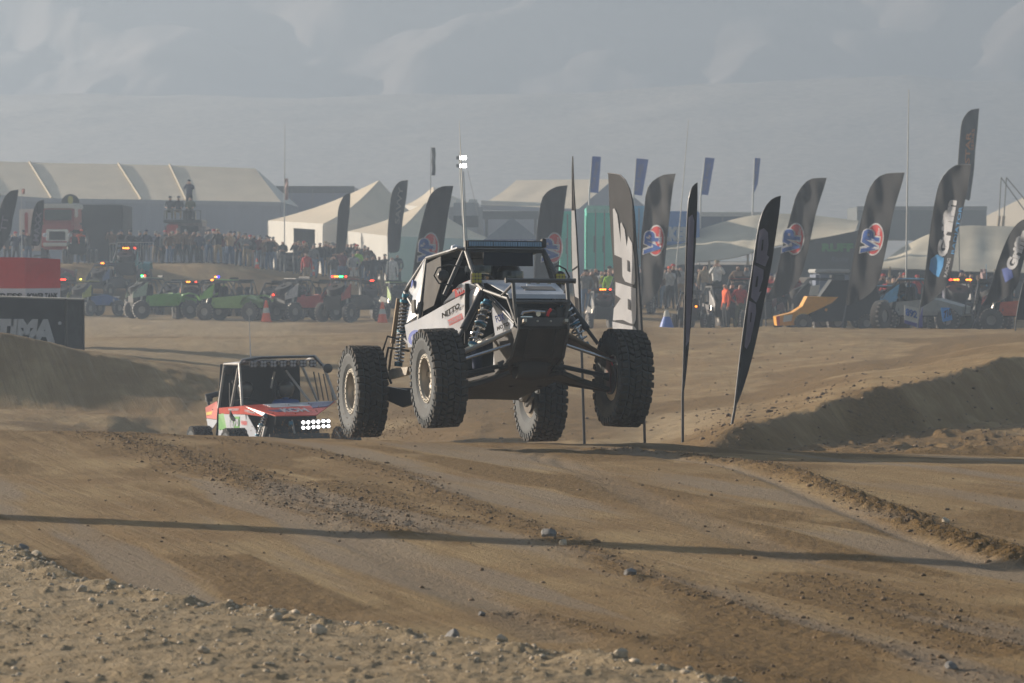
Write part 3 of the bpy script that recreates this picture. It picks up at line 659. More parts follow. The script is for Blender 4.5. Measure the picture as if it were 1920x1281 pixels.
for s_ in (-1, 1):
    sp = quadpan('side_panel', [((.755, 2.14, .70), (.72, 2.14, .46)), ((.70, 1.75, .738), (.67, 1.75, .44)), ((.655, 1.4, .785), (.62, 1.35, .44)), ((.615, 1.1, .83), (.56, 1.0, .46)), ((.50, .8, .91), (.50, .86, .52)), ((.39, .50, .985), (.375, .40, .88))], s_)
    up = quadpan('cowl_panel', [((.615, 1.06, .86), (.612, 1.1, .84)), ((.53, .78, 1.02), (.50, .80, .92)), ((.42, .56, 1.07), (.395, .50, .99)), ((.385, .40, 1.03), (.38, .38, .93))], s_)
    q = quadpan('rear_quarter_panel', [((.525, 2.15, 1.42), (.60, 2.62, 1.17)), ((.56, 2.12, 1.15), (.575, 2.5, 1.05)), ((.60, 2.1, .82), (.68, 2.34, .74))], s_)
    inn = quadpan('nose_side_panel', [((.355, .30, .895), (.28, .33, .46)), ((.275, -.16, .645), (.27, .0, .47)), ((.255, -.26, .54), (.262, -.22, .49))], s_)
    low = quadpan('lower_frame_panel', [((.285, .33, .46), (.30, .36, .12)), ((.27, .05, .44), (.29, .2, .14))], s_)
    if s_ < 0:
        def dec(parent, body, o, r, u, mat, bold=.03, shear=0):
            mb = MB(); word(mb, body, o, r, u, bold, shear); return CA.b(mb, 'lettering', mat, parent)
        def surf(u0, v0, w0, u1, v1, w1, hh, tilt=(0, 0)):   # helper: right vector & up vector
            return (-u0 - .010, v0, w0), (-(u1 - u0), v1 - v0, w1 - w0), (-tilt[0], tilt[1], hh)
        o, r, u = surf(.612, 1.12, .690, .500, .80, .785, .050, (.015, 0)); dec(sp, 'NITTO', o, r, u, ink, .06, .25)
        mb = MB(); a = Vector((-.592, .93, .60)); r_ = Vector((.095, -.20, .058)); mb.slab([a, a + r_, a + r_ + Vector((-.015, .02, .062)), a + Vector((-.015, .02, .062))], (-.003, 0, 0)); CA.b(mb, 'decal', pinkink, sp)
        o, r, u = Vector((-.605, .925, .612)), Vector((.085, -.185, .055)), Vector((-.008, 0, .035)); dec(sp, 'RACELINE', o, r, u, white, .02)
        o, r, u = Vector((-.745, 2.02, .47)), Vector((.085, -.42, -.01)), Vector((-.01, 0, .16)); dec(sp, 'G2', o, r, u, bluink, .05, .2)
        o, r, u = Vector((-.60, 1.0, .505)), Vector((.05, -.12, .02)), Vector((-.008, 0, .04)); dec(sp, 'KMC', o, r, u, bluink, .03)
        o, r, u = Vector((-.545, .86, .888)), Vector((.125, -.27, .09)), Vector((-.008, 0, .085)); 
        mb = MB(); mb.slab([o, o + r, o + r + u, o + r * .5 + u * 1.25, o + u], (-.003, 0, 0)); CA.b(mb, 'decal', redink, up)
        dec(up, 'WARN', o + r * .12 + u * .22 + Vector((-.008, 0, 0)), r * .76, u * .6, white, .03)
        o, r, u = Vector((-.318, .10, .57)), Vector((.04, -.16, .02)), Vector((-.02, .0, .07)); dec(inn, 'FOX', o + Vector((-.01, 0, 0)), r, u, bluink, .03)
        o, r, u = Vector((-.315, .12, .49)), Vector((.05, -.27, .035)), Vector((-.012, 0, .04)); dec(inn, 'MOTO', o + Vector((-.004, 0, 0)), r, u, ink, .05, .2)
        mb = MB(); mb.lathe([(.045, 0), (.045, .004)], (-.588, 2.42, 1.17), (-.98, .1, .15), 18); mb.lathe([(.03, .004), (.03, .006)], (-.588, 2.42, 1.17), (-.98, .1, .15), 14); CA.b(mb, 'round_sticker', bluink, q)
        mb = MB(); mb.box((-.66, 2.08, .83), (-.64, 2.20, .97)); CA.b(mb, 'door_latch', blk, q)
# hood
mb = MB(); H0 = [(-.345, .36, 1.01), (.385, .36, 1.01), (.31, -.26, .835), (-.31, -.26, .835)]; mb.slab(H0, (0, 0, -.012))
mb.slab([(-.31, -.26, .835), (.31, -.26, .835), (.30, -.275, .79), (-.30, -.275, .79)], (0, .01, 0)); mb.slab([(-.455, .60, 1.055), (.455, .60, 1.055), (.385, .362, 1.012), (-.385, .362, 1.012)], (0, 0, -.012))
hood = CA.b(mb, 'hood', white)
mb = MB(); mb.slab([(-.06, .12, .95), (.27, .12, .95), (.26, -.06, .90), (-.07, -.06, .90)], (0, 0, -.010)); CA.b(mb, 'hood_vent', greyp, hood)
for x in (.08, .18, .30): mb = MB(); mb.lathe([(.022, 0), (.024, .02), (.012, .035), (0, .037)], (x, .30, .99), (0, 0, 1), 12); CA.b(mb, 'hood_pin', chrome, hood, True)

# cockpit shell
mb = MB(); mb.box((-.47, 1.04, 1.425), (.47, 2.1, 1.44)); CA.b(mb, 'roof_panel', white)
mb = MB(); mb.slab([(-.50, 2.09, 1.40), (.50, 2.09, 1.40), (.62, 2.06, .4), (-.62, 2.06, .4)], (0, .015, 0)); CA.b(mb, 'bulkhead', dark); mb = MB(); mb.slab([(-.5, .64, 1.02), (.5, .64, 1.02), (.5, .7, .4), (-.5, .7, .4)], (0, .02, 0)); CA.b(mb, 'firewall', dark)
mb = MB(); mb.box((-.5, .7, .12), (.5, 2.1, .14)); CA.b(mb, 'floor_pan', dark)
mb = MB(); mb.slab([(-.56, 1.36, 1.37), (-.52, 2.06, 1.36), (-.585, 2.03, .84), (-.605, 1.5, .86), (-.585, 1.25, 1.1)], (.01, 0, 0)); CA.b(mb, 'window_net', net)
mb = MB(); mb.box((-.26, .78, 1.22), (.28, .80, 1.36)); CA.b(mb, 'sun_visor', M('dark visor tint', (.006, .009, .018), .5, spec=.2))
for x in (-.23, .25):
    mb = MB(); mb.rbox((x - .19, 1.75, .5), (x + .19, 1.9, 1.28), .05); mb.rbox((x - .2, 1.35, .45), (x + .2, 1.85, .6), .05); CA.b(mb, 'seat', dark)
mb = MB(); mb.rbox((-.40, .70, .86), (.40, .86, 1.02), .03); CA.b(mb, 'dashboard', dark)
mb = MB(); mb.lathe([(.155, -.012), (.167, 0), (.155, .012), (.143, 0)], (-.22, .98, 1.0), (0, .9, .45), 20, closed=True); mb.tube([(-.22, .98, 1.0), (-.22, .8, .92)], .02); mb.tube([(-.37, .98, 1.0), (-.07, .98, 1.0)], .012, 6); CA.b(mb, 'steering_wheel', blk)
# bumper
mb = MB(); mb.tube([(-.36, -.35, .965), (.375, -.35, .965)], .023)
for s_ in (-1, 1):
    mb.tube([(s_ * .285, -.35, .955), (s_ * .285, -.39, .745), (s_ * .255, -.36, .57)], .021); mb.tube([(s_ * .285, -.36, .93), (s_ * .33, -.1, .83)], .015)
    mb.lathe([(.028, -.012), (.028, .012)], (s_ * .36 + .005, -.35, .965), (1, 0, 0), 10)
mb.tube([(-.30, -.39, .745), (.30, -.39, .745)], .02); CA.b(mb, 'bull_bar', gun, smooth=True)
# winch
mb = MB(); mb.lathe([(.055, -.17), (.055, .17)], (0, -.28, .63), (1, 0, 0), 16); mb.rbox((-.27, -.34, .56), (-.16, -.22, .70), .02); mb.rbox((.16, -.34, .56), (.27, -.22, .70), .02); mb.rbox((-.25, -.40, .545), (.25, -.36, .575), .01)
wn_ = CA.b(mb, 'winch', blk, smooth=True)
mb = MB(); mb.tube([(-.22, -.41, .61), (-.20, -.41, .635), (-.1, -.41, .65), (.03, -.41, .64)], .017, 8); mb.rbox((-.23, -.415, .585), (-.10, -.40, .60), .005); CA.b(mb, 'fairlead', chrome, wn_, True)
mb = MB(); mb.lathe([(.026, -.01), (.026, .01)], (-.05, -.43, .62), (0, 1, .1), 12); CA.b(mb, 'hook', chrome, wn_, True)
mb = MB(); mb.tube([(.05, -.42, .60), (.06, -.43, .64), (.09, -.42, .67)], .016, 6); CA.b(mb, 'strap', M('red strap', (.6, .03, .03), .7), wn_, True)
mb = MB(); mb.box((-.26, -.20, .52), (.26, -.17, .78)); CA.b(mb, 'radiator', dark)
# skid plates
mb = MB(); mb.slab([(-.255, -.42, .575), (.255, -.42, .575), (.255, -.44, .47), (-.255, -.44, .47)], (0, .04, 0)); mb.slab([(-.255, -.43, .47), (.255, -.43, .47), (.27, -.20, .20), (.30, .28, .05), (-.30, .28, .05), (-.27, -.20, .20)], (0, .03, .02))
CA.b(mb, 'nose_skid_plate', skidm)
mb = MB(); mb.slab([(-.265, -.445, .585), (.265, -.445, .585), (.262, -.462, .515), (.15, -.466, .495), (-.15, -.466, .495), (-.262, -.462, .515)], (0, .015, 0)); CA.b(mb, 'chin_plate', M('scuffed dark plate', (.05, .05, .05), .55, .2, var=.4, dust=.2))
for s_ in (-1, 1):
    mb = MB(); mb.tube([(s_ * .262, -.44, .58), (s_ * .262, -.45, .47), (s_ * .277, -.21, .20), (s_ * .305, .28, .055)], .014, 8); CA.b(mb, 'skid_rail', gun, smooth=True)
    mb = MB(); mb.slab([(s_ * .13, -.462, .46), (s_ * .16, -.462, .46), (s_ * .17, -.235, .19), (s_ * .14, -.235, .19)], (0, -.012, -.012)); CA.b(mb, 'skid_rib', skidm)
for x_ in (-.21, -.07, .07, .21):
    mb = MB(); mb.lathe([(.011, 0), (.011, .010), (0, .013)], (x_, -.468, .545), (0, -1, 0), 8); CA.b(mb, 'bolt', alu, smooth=True)
for s_ in (-1, 1):
    mb = MB(); mb.slab([(s_ * .20, -.46, .52), (s_ * .235, -.46, .52), (s_ * .235, -.53, .535), (s_ * .20, -.53, .535)], (0, 0, .03)); CA.b(mb, 'tow_tab', alu)
    mb = MB(); mb.tube([(s_ * .285, -.37, .74), (s_ * .24, -.20, .60)], .014, 8); CA.b(mb, 'bumper_stay', gun, smooth=True)
mb = MB(); mb.slab([(-.30, .28, .05), (.30, .28, .05), (.50, .85, -.0), (.50, 2.15, -.10), (-.50, 2.15, -.10), (-.50, .85, -.0)], (0, 0, .03)); mb.slab([(-.27, -.42, .47), (-.27, -.2, .2), (-.30, .28, .05), (-.30, .35, .40), (-.27, -.3, .5)], (.012, 0, 0)); mb.slab([(.27, -.42, .47), (.27, -.2, .2), (.30, .28, .05), (.30, .35, .40), (.27, -.3, .5)], (-.012, 0, 0)); CA.b(mb, 'belly_plate', skidm)
mb = MB(); mb.rbox((-.25, -.1, .12), (.25, .5, .42), .05); mb.lathe([(.13, -.16), (.15, 0), (.13, .16)], (0, .05, .12), (1, 0, 0), 16); CA.b(mb, 'front_gearbox', skidm, smooth=True)
# front arms
hub = {-1: CA.L(822, 709, 0).x + .13, 1: CA.L(1168, 709, 0).x - .13}
for s_ in (-1, 1):
    hx = hub[s_]; hx = s_ * abs(hx)
    mb = MB()
    for v0 in (-.22, .42): mb.tube([(s_ * .25, v0, .475), (s_ * .50, v0 * .6, .36), (hx, .02, .20)], .023)
    mb.slab([(s_ * .38, -.10, .425), (s_ * .38, .24, .425), (s_ * .68, .10, .285), (s_ * .68, -.05, .285)], (0, 0, -.03)); mb.tube([(s_ * .48, -.12, .375), (s_ * .48, .24, .375)], .02)
    CA.b(mb, 'upper_arm', alu if s_ < 0 else M('bronze arm', (.16, .12, .08), .5, .5, dust=.35), smooth=True)
    mb = MB()
    for v0 in (-.15, .46): mb.tube([(s_ * .28, v0, .045), (s_ * .52, v0 * .7, -.04), (hx, .0, -.125)], .028)
    mb.slab([(s_ * .28, -.15, .06), (s_ * .28, .46, .06), (hx - s_ * .04, .10, -.10), (hx - s_ * .04, -.08, -.10)], (0, 0, -.035)); CA.b(mb, 'lower_arm', skidm, smooth=True)
    mb = MB(); mb.tube([(s_ * .29, -.24, .325), (hx + s_ * .02, -.19, .145)], .017); mb.lathe([(.03, -.03), (.03, .03)], (hx + s_ * .02, -.19, .145), (0, 0, 1), 10); CA.b(mb, 'steering_link', chrome, smooth=True)
    mb = MB(); mb.tube([(s_ * .25, .05, .14), (s_ * .34, .05, .12)], .055, 12, radii=[.06, .045]); mb.tube([(s_ * .3, .05, .13), (hx, .0, .01)], .024); mb.tube([(hx - s_ * .09, .0, .02), (hx, .0, .01)], .05, 12, radii=[.03, .055]); CA.b(mb, 'drive_shaft', blk, smooth=True)
    mb = MB(); mb.slab([(hx - s_ * .03, -.07, -.15), (hx - s_ * .03, .07, -.15), (hx - s_ * .03, .05, .22), (hx - s_ * .03, -.05, .22)], (s_ * .05, 0, 0)); mb.lathe([(.10, -.02), (.10, .05)], (hx, 0, .01), (s_, 0, 0), 16); CA.b(mb, 'knuckle', M('dark red knuckle', (.10, .025, .02), .5, .3, dust=.3), smooth=True)
    mb = MB(); mb.tube([(hx - s_ * .03, -.1, .17), (hx + s_ * .01, -.12, .05), (hx, -.12, -.06), (hx + s_ * .02, -.1, -.16)], .008, 6); CA.b(mb, 'brake_line', M('red hose', (.5, .02, .03), .5), smooth=True)
    mb = MB(); mb.lathe([(.02, -.02), (.17, -.02), (.17, .01), (.02, .01)], (hx, 0, .0), (s_, 0, 0), 24, closed=True); CA.b(mb, 'inner_dark_disc', M('dark disc', (.05, .045, .04), .5, .5, dust=.2), smooth=True)
# rear end
rl = CA.L(680, 734, 2.943); rr_ = CA.L(1013, 743, 2.943)
mb = MB(); mb.tube([rl + Vector((.14, 0, 0)), rr_ - Vector((.14, 0, 0))], .05, 12); mb.lathe([(.08, -.17), (.16, 0), (.08, .17)], (rl + rr_) / 2, (0, 1, 0), 16); CA.b(mb, 'rear_axle', blk, smooth=True)
for s_, w_ in ((-1, rl), (1, rr_)):
    ex = w_ - Vector((s_ * .22, 0, 0))
    mb = MB(); mb.tube([(s_ * .50, 1.65, -.03), (s_ * .62, 2.3, -.09), (ex.x, ex.y, ex.z - .03)], .035); mb.slab([(s_ * .54, 1.75, .02), (s_ * .54, 1.75, -.10), (s_ * .68, 2.45, -.17), (ex.x, 2.85, ex.z - .08), (ex.x, 2.85, ex.z + .06), (s_ * .66, 2.35, .01)], (s_ * .03, 0, 0)); CA.b(mb, 'trailing_arm', blk if s_ < 0 else gun, smooth=True)
    mb = MB(); mb.slab([(s_ * .73, 1.98, .24), (s_ * .73, 2.06, .16), (s_ * .745, 2.70, .15), (s_ * .745, 2.74, .24), (s_ * .745, 2.6, .26)], (s_ * .04, 0, 0)); CA.b(mb, 'shock_mount', alu)
    mb = MB(); mb.lathe([(.02, -.015), (.19, -.015), (.19, .015), (.02, .015)], w_ - Vector((s_ * .135, 0, 0)), (s_, 0, 0), 24, closed=True); CA.b(mb, 'inner_dark_disc', M('dark disc', (.05, .045, .04), .5, .5, dust=.2), smooth=True)  # disc added inside the rear rim to darken its bright inner face
    coilover(CA, 'coilover', (s_ * .635, 2.52, 1.07), (s_ * .70, 2.64, .29), .050, 17)
    mb = MB(); a = Vector((s_ * .69, 2.62, 1.03)); b = Vector((s_ * .76, 2.82, .25)); mb.tube([a, a.lerp(b, .62)], .026, 10); mb.tube([a.lerp(b, .6), b], .013, 8); mb.tube([a + Vector((0, .05, -.05)), a.lerp(b, .5) + Vector((0, .05, 0))], .012, 6); CA.b(mb, 'bypass_shock', M('bronze shock', (.20, .15, .10), .4, .6), smooth=True)
mb = MB(); mb.rbox((-.33, 2.2, .15), (.33, 2.8, .75), .06); CA.b(mb, 'engine', blk); mb = MB(); mb.slab([(-.6, 2.2, .62), (.6, 2.2, .62), (.6, 2.9, .70), (-.6, 2.9, .70)], (0, 0, -.012)); CA.b(mb, 'rear_deck', dark)
mb = MB(); mb.tube([(-.60, 2.55, .45), (-.78, 2.75, .50), (-.80, 2.85, .30), (-.70, 2.95, .12)], .014, 6); mb.tube([(-.58, 2.6, .55), (-.80, 2.7, .62), (-.84, 2.86, .40), (-.74, 2.95, .10)], .012, 6); CA.b(mb, 'hose', blk, smooth=True)
# roof light bar, fog lamps, mirrors, antenna
mb = MB(); mb.rbox((-.385, .92, 1.425), (.43, .985, 1.50), .006); mb.rbox((.43, .915, 1.43), (.475, 1.0, 1.525), .006); mb.box((-.40, .95, 1.40), (-.385, .99, 1.5)); lb = CA.b(mb, 'light_bar', blk)
mb = MB()
for i in range(30): x = -.372 + i * .0262 + (.006 if i >= 10 else 0) + (.006 if i >= 20 else 0); mb.box((x, .914, 1.440), (x + .021, .921, 1.486))
CA.b(mb, 'led_row', M('pale blue lens', (.18, .26, .36), .15, .3, var=.2), lb)
for s_ in (-1, 1):
    x = -.445 if s_ < 0 else .46
    mb = MB(); mb.rbox((x - .055, .40, 1.0), (x + .055, .46, 1.115), .012); fo = CA.b(mb, 'fog_lamp', blk); mb = MB()
    for i in range(3):
        for j in range(3): mb.rbox((x - .049 + i * .034, .388, 1.006 + j * .035), (x - .019 + i * .034, .402, 1.037 + j * .035), .004)
    CA.b(mb, 'lens', yel, fo)
    m0 = Vector((s_ * .64, .98, 1.13)); mb = MB()
    mb.tube([(s_ * .47, .80, 1.2), (s_ * .60, .90, 1.24), m0 + Vector((s_ * .06, 0, .08)), m0 + Vector((s_ * .10, 0, 0)), m0 + Vector((s_ * .05, 0, -.08)), m0 + Vector((-s_ * .08, 0, -.10)), (s_ * .55, .93, 1.02)], .009, 6); mr = CA.b(mb, 'mirror', blk, smooth=True)
    mb = MB(); mb.lathe([(.02, .03), (.058, .012), (.062, 0), (.0, -.003)], m0, (0, -1, 0), 16); CA.b(mb, 'mirror_shell', blk, mr, True)
mb = MB(); mb.rbox((-.50, 1.08, .93), (-.45, 1.14, 1.0), .01); mb.lathe([(.03, 0), (.03, .04), (0, .05)], (-.40, .40, .92), (0, -1, 0), 10); CA.b(mb, 'marker_lamp', orange, smooth=True)
mb = MB(); mb.lathe([(.05, 0), (.045, .03), (0, .05)], (-.40, 1.35, 1.45), (0, 0, 1), 14); CA.b(mb, 'gps_antenna', white, smooth=True)
a = CA.L(872, 460, 1.05); b = CA.L(861, 225, 1.05); mb = MB(); mb.tube([a - Vector((0, 0, .05)), a.lerp(b, .08), a.lerp(b, .62), b], .008, 6, radii=[.014, .009, .006, .002]); CA.b(mb, 'whip_antenna', M('white fibreglass', (.6, .6, .58), .5), smooth=True)

def racer_driver(car, x, y, z, suit, helm, label):
    J = sit(); me = person_mesh(J, True); o = bpy.data.objects.new('person', me); COL.objects.link(o)
    o.matrix_world = car.m @ Matrix.Translation((x, y, z)); me.materials[1] = cloth(suit); me.materials[2] = cloth(suit)
    tag(o, label, 'person')
    mb = MB(); mb.lathe([(.0, -.155), (.10, -.14), (.135, -.06), (.145, .02), (.12, .10), (.06, .145), (0, .15)], (0, -.01, 1.235), (0, 0, 1), 20); hl = mb.build('helmet', helm, o, True)
    mb = MB(); mb.lathe([(.150, -.035), (.153, .0), (.150, .045)], (0, -.018, 1.25), (0, 0, 1), 20); mb.build('visor', glassm, hl, True)
    return o
racer_driver(CA, -.09, 1.56, -.01, 'navy', chrome, 'driver in a silver helmet behind the dark windscreen of the white buggy')
racer_driver(CA, .27, 1.62, -.06, 'charcoal', M('black helmet', (.03, .03, .03), .3), 'co-driver in a black helmet sitting in the shade of the white buggy')

# ------------------------------------------------------------------ the red car below the crest
Y0 = 57.3; zc0 = -1.46
C1 = Vector((P(545, 700, Y0).x, Y0, zc0)); RC = Car(C1, math.radians(17), math.radians(1.5), 0, 'desert_racer', 'red, white and green racing buggy half hidden behind the crest, front lamps lit', 'race buggy')
e = RC.e; L = RC.L
for (x, v, sd) in ((-.98, 0, -1), (.98, 0, 1), (-.98, 2.95, -1), (.98, 2.95, 1)): wheel(e, (x, v, B - (.0 if v == 0 else .02)), sd, spin=x + v)
redw = M('red wrap', (.62, .06, .04), .4, var=.1, dust=.2); grw = M('green wrap', (.12, .42, .08), .4, var=.1, dust=.15); nvw = M('navy wrap', (.05, .07, .2), .4, var=.2, dust=.2)
alur = M('light grey tube', (.38, .37, .36), .45, .3, dust=.25)
At, Ab = L(449, 683, 1.3), L(454, 761, 1.15); Bt, Bb_ = L(421, 683, 2.35), L(410, 766, 2.35); Tm = L(488, 670, 1.3); Rt, Rm, Rb = L(590, 668, 1.3), L(606, 686, 1.3), L(630, 750, 1.15)
Brt = Vector((Rt.x, 2.35, Bt.z)); Brb = Vector((Rb.x, 2.35, Bb_.z))
mb = MB(); 
for pl in ([Ab, At, L(455, 675, 1.32), L(478, 671, 1.32), Rt, Rm, Rb], [At, Bt, Bb_], [L(447, 690, 1.5), L(434, 762, 1.7)], [Rt, Brt, Brb], [Bt, Brt]): mb.tube(pl, .026)
RC.b(mb, 'roll_cage', alur, smooth=True)
mb = MB(); mb.tube([L(536, 695, 1.5), L(580, 752, 1.2)], .022); mb.tube([L(515, 697, 1.8), L(508, 728, 1.8)], .018); RC.b(mb, 'cage_brace', alur, smooth=True)
mb = MB(); mb.tube([L(460, 676, 1.22), L(492, 671, 1.22), L(588, 669, 1.22), L(603, 685, 1.22)], .02); RC.b(mb, 'roof_hoop', blk, smooth=True)
zt = At.z + .03; mb = MB(); mb.slab([(At.x, 1.34, zt), (Rt.x, 1.34, zt + .03), (Brt.x, 2.35, zt), (Bt.x, 2.35, zt - .03)], (0, 0, .015)); RC.b(mb, 'roof_panel', white)
mb = MB(); mb.slab([(At.x + .1, 1.32, zt + .017), (At.x + .6, 1.32, zt + .035), (At.x + .6, 1.7, zt + .03), (At.x + .1, 1.7, zt + .02)], (0, 0, .01)); RC.b(mb, 'roof_stripe', nvw)
for i in range(7):
    p = L(475.5 + i * 18.6, 683 - i * .25, 1.1); mb = MB(); mb.rbox((p.x - .066, p.y, p.z - .066), (p.x + .066, p.y + .07, p.z + .066), .02); o = RC.b(mb, 'roof_lamp', blk)
    for a_ in (-1, 1):
        for b_ in (-1, 1): mb = MB(); mb.lathe([(.026, .0), (.020, .006), (0, .008)], (p.x + a_ * .028, p.y - .001, p.z + b_ * .028), (0, -1, 0), 12); RC.b(mb, 'lens', M('grey lamp lens', (.30, .31, .34), .2, .2, var=.2), o, True)
for px, py, v in ((615, 691, 1.1), (428, 694, 2.0)):
    p = L(px, py, v); mb = MB(); mb.lathe([(.03, .1), (.078, .05), (.083, .0), (.07, -.01), (0, -.012)], p, (0, 1, 0), 18); RC.b(mb, 'round_lamp', blk, smooth=True)
# bonnet and panels
HR0, HR1, HF0, HF1 = L(457, 760, 1.1), L(629, 752, 1.1), L(546, 779, -.15), L(626, 776, -.15)
HF0 = Vector((-.30, -.15, HF0.z)); HF1 = Vector((.42, -.15, HF0.z))
mb = MB(); mb.slab([HR0, HR1, HF1, HF0], (0, 0, -.015)); bo = RC.b(mb, 'bonnet', redw)
def bl(a, b): p = (HR0.lerp(HR1, a)).lerp(HF0.lerp(HF1, a), b); return p + Vector((0, 0, .004))
mb = MB(); mb.slab([bl(.2, .02), bl(.95, .02), bl(.85, .3), bl(.25, .34)], (0, 0, .004)); RC.b(mb, 'bonnet_graphic', white, bo)
mb = MB(); mb.slab([bl(.70, .10), bl(1, .06), bl(1, .42), bl(.8, .5)], (0, 0, .009)); mb.slab([bl(.1, .55), bl(.5, .5), bl(.55, .62), bl(.2, .72)], (0, 0, .007)); RC.b(mb, 'bonnet_graphic', nvw, bo)
mb = MB(); word(mb, 'KOH', bl(.3, .80) + Vector((0, 0, .01)), bl(.8, .80) - bl(.3, .80), bl(.3, .45) - bl(.3, .8), .04); RC.b(mb, 'lettering', white, bo)
mb = MB(); mb.slab([HF0, HF1, HF1 + Vector((0, .03, -.16)), HF0 + Vector((0, .03, -.16))], (0, .02, 0)); mb.slab([(-.36, -.25, -.05 - 0), (.50, -.25, -.05), (.46, -.1, .5), (-.32, -.1, .5)], (0, .03, 0)); RC.b(mb, 'grille', dark)
def stripw(name, tops, bots, mat):
    mb = MB(); n = len(tops); o_ = Vector((.012, 0, 0)); vs = []
    for k in (0, 1):
        for t_, b_ in zip(tops, bots): vs += [t_ + o_ * k, b_ + o_ * k]
    fs = []
    for k in (0, 2 * n): fs += [(k + 2 * i, k + 2 * i + 1, k + 2 * i + 3, k + 2 * i + 2) for i in range(n - 1)]
    fs += [(2 * i, 2 * i + 2, 2 * n + 2 * i + 2, 2 * n + 2 * i) for i in range(n - 1)] + [(2 * i + 1, 2 * i + 3, 2 * n + 2 * i + 3, 2 * n + 2 * i + 1) for i in range(n - 1)]
    mb.add(vs, fs); return RC.b(mb, name, mat)
sp = stripw('side_panel', [L(410, 765, 2.3), L(457, 761, 1.15), L(502, 774, .25)], [L(411, 776, 2.3), L(461, 777, 1.1), L(497, 782, .3)], redw)
wp = stripw('lower_side_panel', [L(410, 776.5, 2.3), L(463, 777.5, 1.1), L(482, 812, .75)], [L(409, 850, 2.3), L(455, 850, 1.25), L(480, 850, .8)], white)
off = Vector((-.012, -.004, 0))
mb = MB(); mb.slab([L(411, 777, 2.28) + off, L(420, 775, 2.1) + off, L(427, 790, 1.95) + off, L(426, 806, 1.95) + off, L(411, 806, 2.28) + off], (.004, 0, 0)); mb.slab([L(428, 782, 1.92) + off, L(450, 781, 1.4) + off, L(450, 803, 1.4) + off, L(428, 804, 1.92) + off], (.004, 0, 0)); RC.b(mb, 'green_graphic', grw, wp)
def rdec(parent, body, p0, p1, hpx, v0, v1, mat, bold=.03):
    a = L(p0[0], p0[1], v0) + off * 1.6; b = L(p1[0], p1[1], v1) + off * 1.6; mb = MB(); word(mb, body, a, b - a, Vector((0, 0, hpx / 109.)), bold); return RC.b(mb, 'lettering', mat, parent)
rdec(wp, '4470', (429, 801), (449, 800), 15, 1.9, 1.42, white, .05); rdec(sp, 'MICKEY', (430, 770), (450, 770), 4, 1.83, 1.35, white); rdec(sp, 'HELLA', (461, 772), (480, 776), 4.5, 1.05, .68, white)
rdec(wp, 'WARN', (453, 797), (465, 798), 9, 1.33, 1.1, redink, .05); rdec(wp, 'FOX', (456, 809), (468, 810), 5, 1.3, 1.05, bluink, .03)
q_ = [L(385, 764, 3.1), L(407, 752, 2.6), L(409, 787, 2.5), L(392, 813, 2.9)]
mb = MB(); mb.slab([q_[0], q_[1], q_[2], L(387, 784, 3.05)], (.012, 0, 0)); rq = RC.b(mb, 'rear_quarter_panel', redw); mb = MB(); mb.slab([L(387, 785, 3.05), L(409, 788, 2.5), q_[3], ], (.012, 0, 0)); RC.b(mb, 'rear_quarter_panel', white)
mb = MB(); mb.slab([L(388, 773, 3.02) + off, L(400, 771, 2.78) + off, L(400, 777, 2.78) + off, L(388, 779, 3.02) + off], (.004, 0, 0)); RC.b(mb, 'yellow_sticker', M('yellow sticker', (.7, .5, .05), .5), rq)
p = L(398, 741, 3.2); mb = MB(); mb.tube([p + Vector((-.12, 0, -.03)), p + Vector((.14, 0, .03))], .05, 12); mb.tube([p + Vector((-.1, 0, -.03)), p + Vector((-.05, -.1, -.3))], .03); mb.lathe([(.06, 0), (.07, .05), (.05, .12)], p + Vector((-.06, 0, -.12)), (0, 0, 1), 12); RC.b(mb, 'exhaust', gun, smooth=True)
mb = MB(); mb.box((-.62, 1.3, .1), (.80, 3.2, .14)); RC.b(mb, 'floor_pan', dark); mb = MB(); mb.slab([(-.70, 2.45, Bt.z), (.75, 2.45, Bt.z), (.78, 2.5, .3), (-.78, 2.5, .3)], (0, .02, 0)); RC.b(mb, 'bulkhead', dark); mb = MB(); mb.slab([(-.55, 1.12, HR0.z - .02), (.72, 1.12, HR0.z - .02), (.62, 1.14, .2), (-.50, 1.14, .2)], (0, .02, 0)); RC.b(mb, 'firewall', dark)
for x in (-.38, .42):
    mb = MB(); mb.rbox((x - .23, 2.05, .35), (x + .23, 2.2, 1.3), .05); mb.rbox((x - .24, 1.6, .3), (x + .24, 2.1, .46), .05); RC.b(mb, 'seat', dark)
mb = MB()
for i in range(4): p = L(588 + i * 9, 697 + i * 2, 2.2); mb.tube([p, L(598 + i * 9, 750 + i, 2.2)], .012, 6)
RC.b(mb, 'window_net', blk)
mb = MB(); mb.slab([(-.50, -.46, .04), (.62, -.46, .04), (.58, -.42, .40), (-.46, -.42, .40)], (0, .04, 0)); lbp = RC.b(mb, 'lamp_bracket', blk)
for g in range(3):
    p = L(573.5 + g * 18.8, 797 - g * 1.3, -.5); mb = MB(); mb.rbox((p.x - .085, p.y, p.z - .085), (p.x + .085, p.y + .06, p.z + .085), .02); o = RC.b(mb, 'lamp', blk)
    for a_ in (-1, 1):
        for b_ in (-1, 1): mb = MB(); mb.lathe([(.029, .0), (.025, .008), (0, .012)], (p.x + a_ * .043, p.y - .002, p.z + b_ * .044), (0, -1, 0), 14); RC.b(mb, 'lit_lens', M('lit lamp', (1, 1, 1), emit=3.5), o, True)
coilover(RC, 'coilover', L(499, 776, .15), L(482, 818, .1), .045, 7)
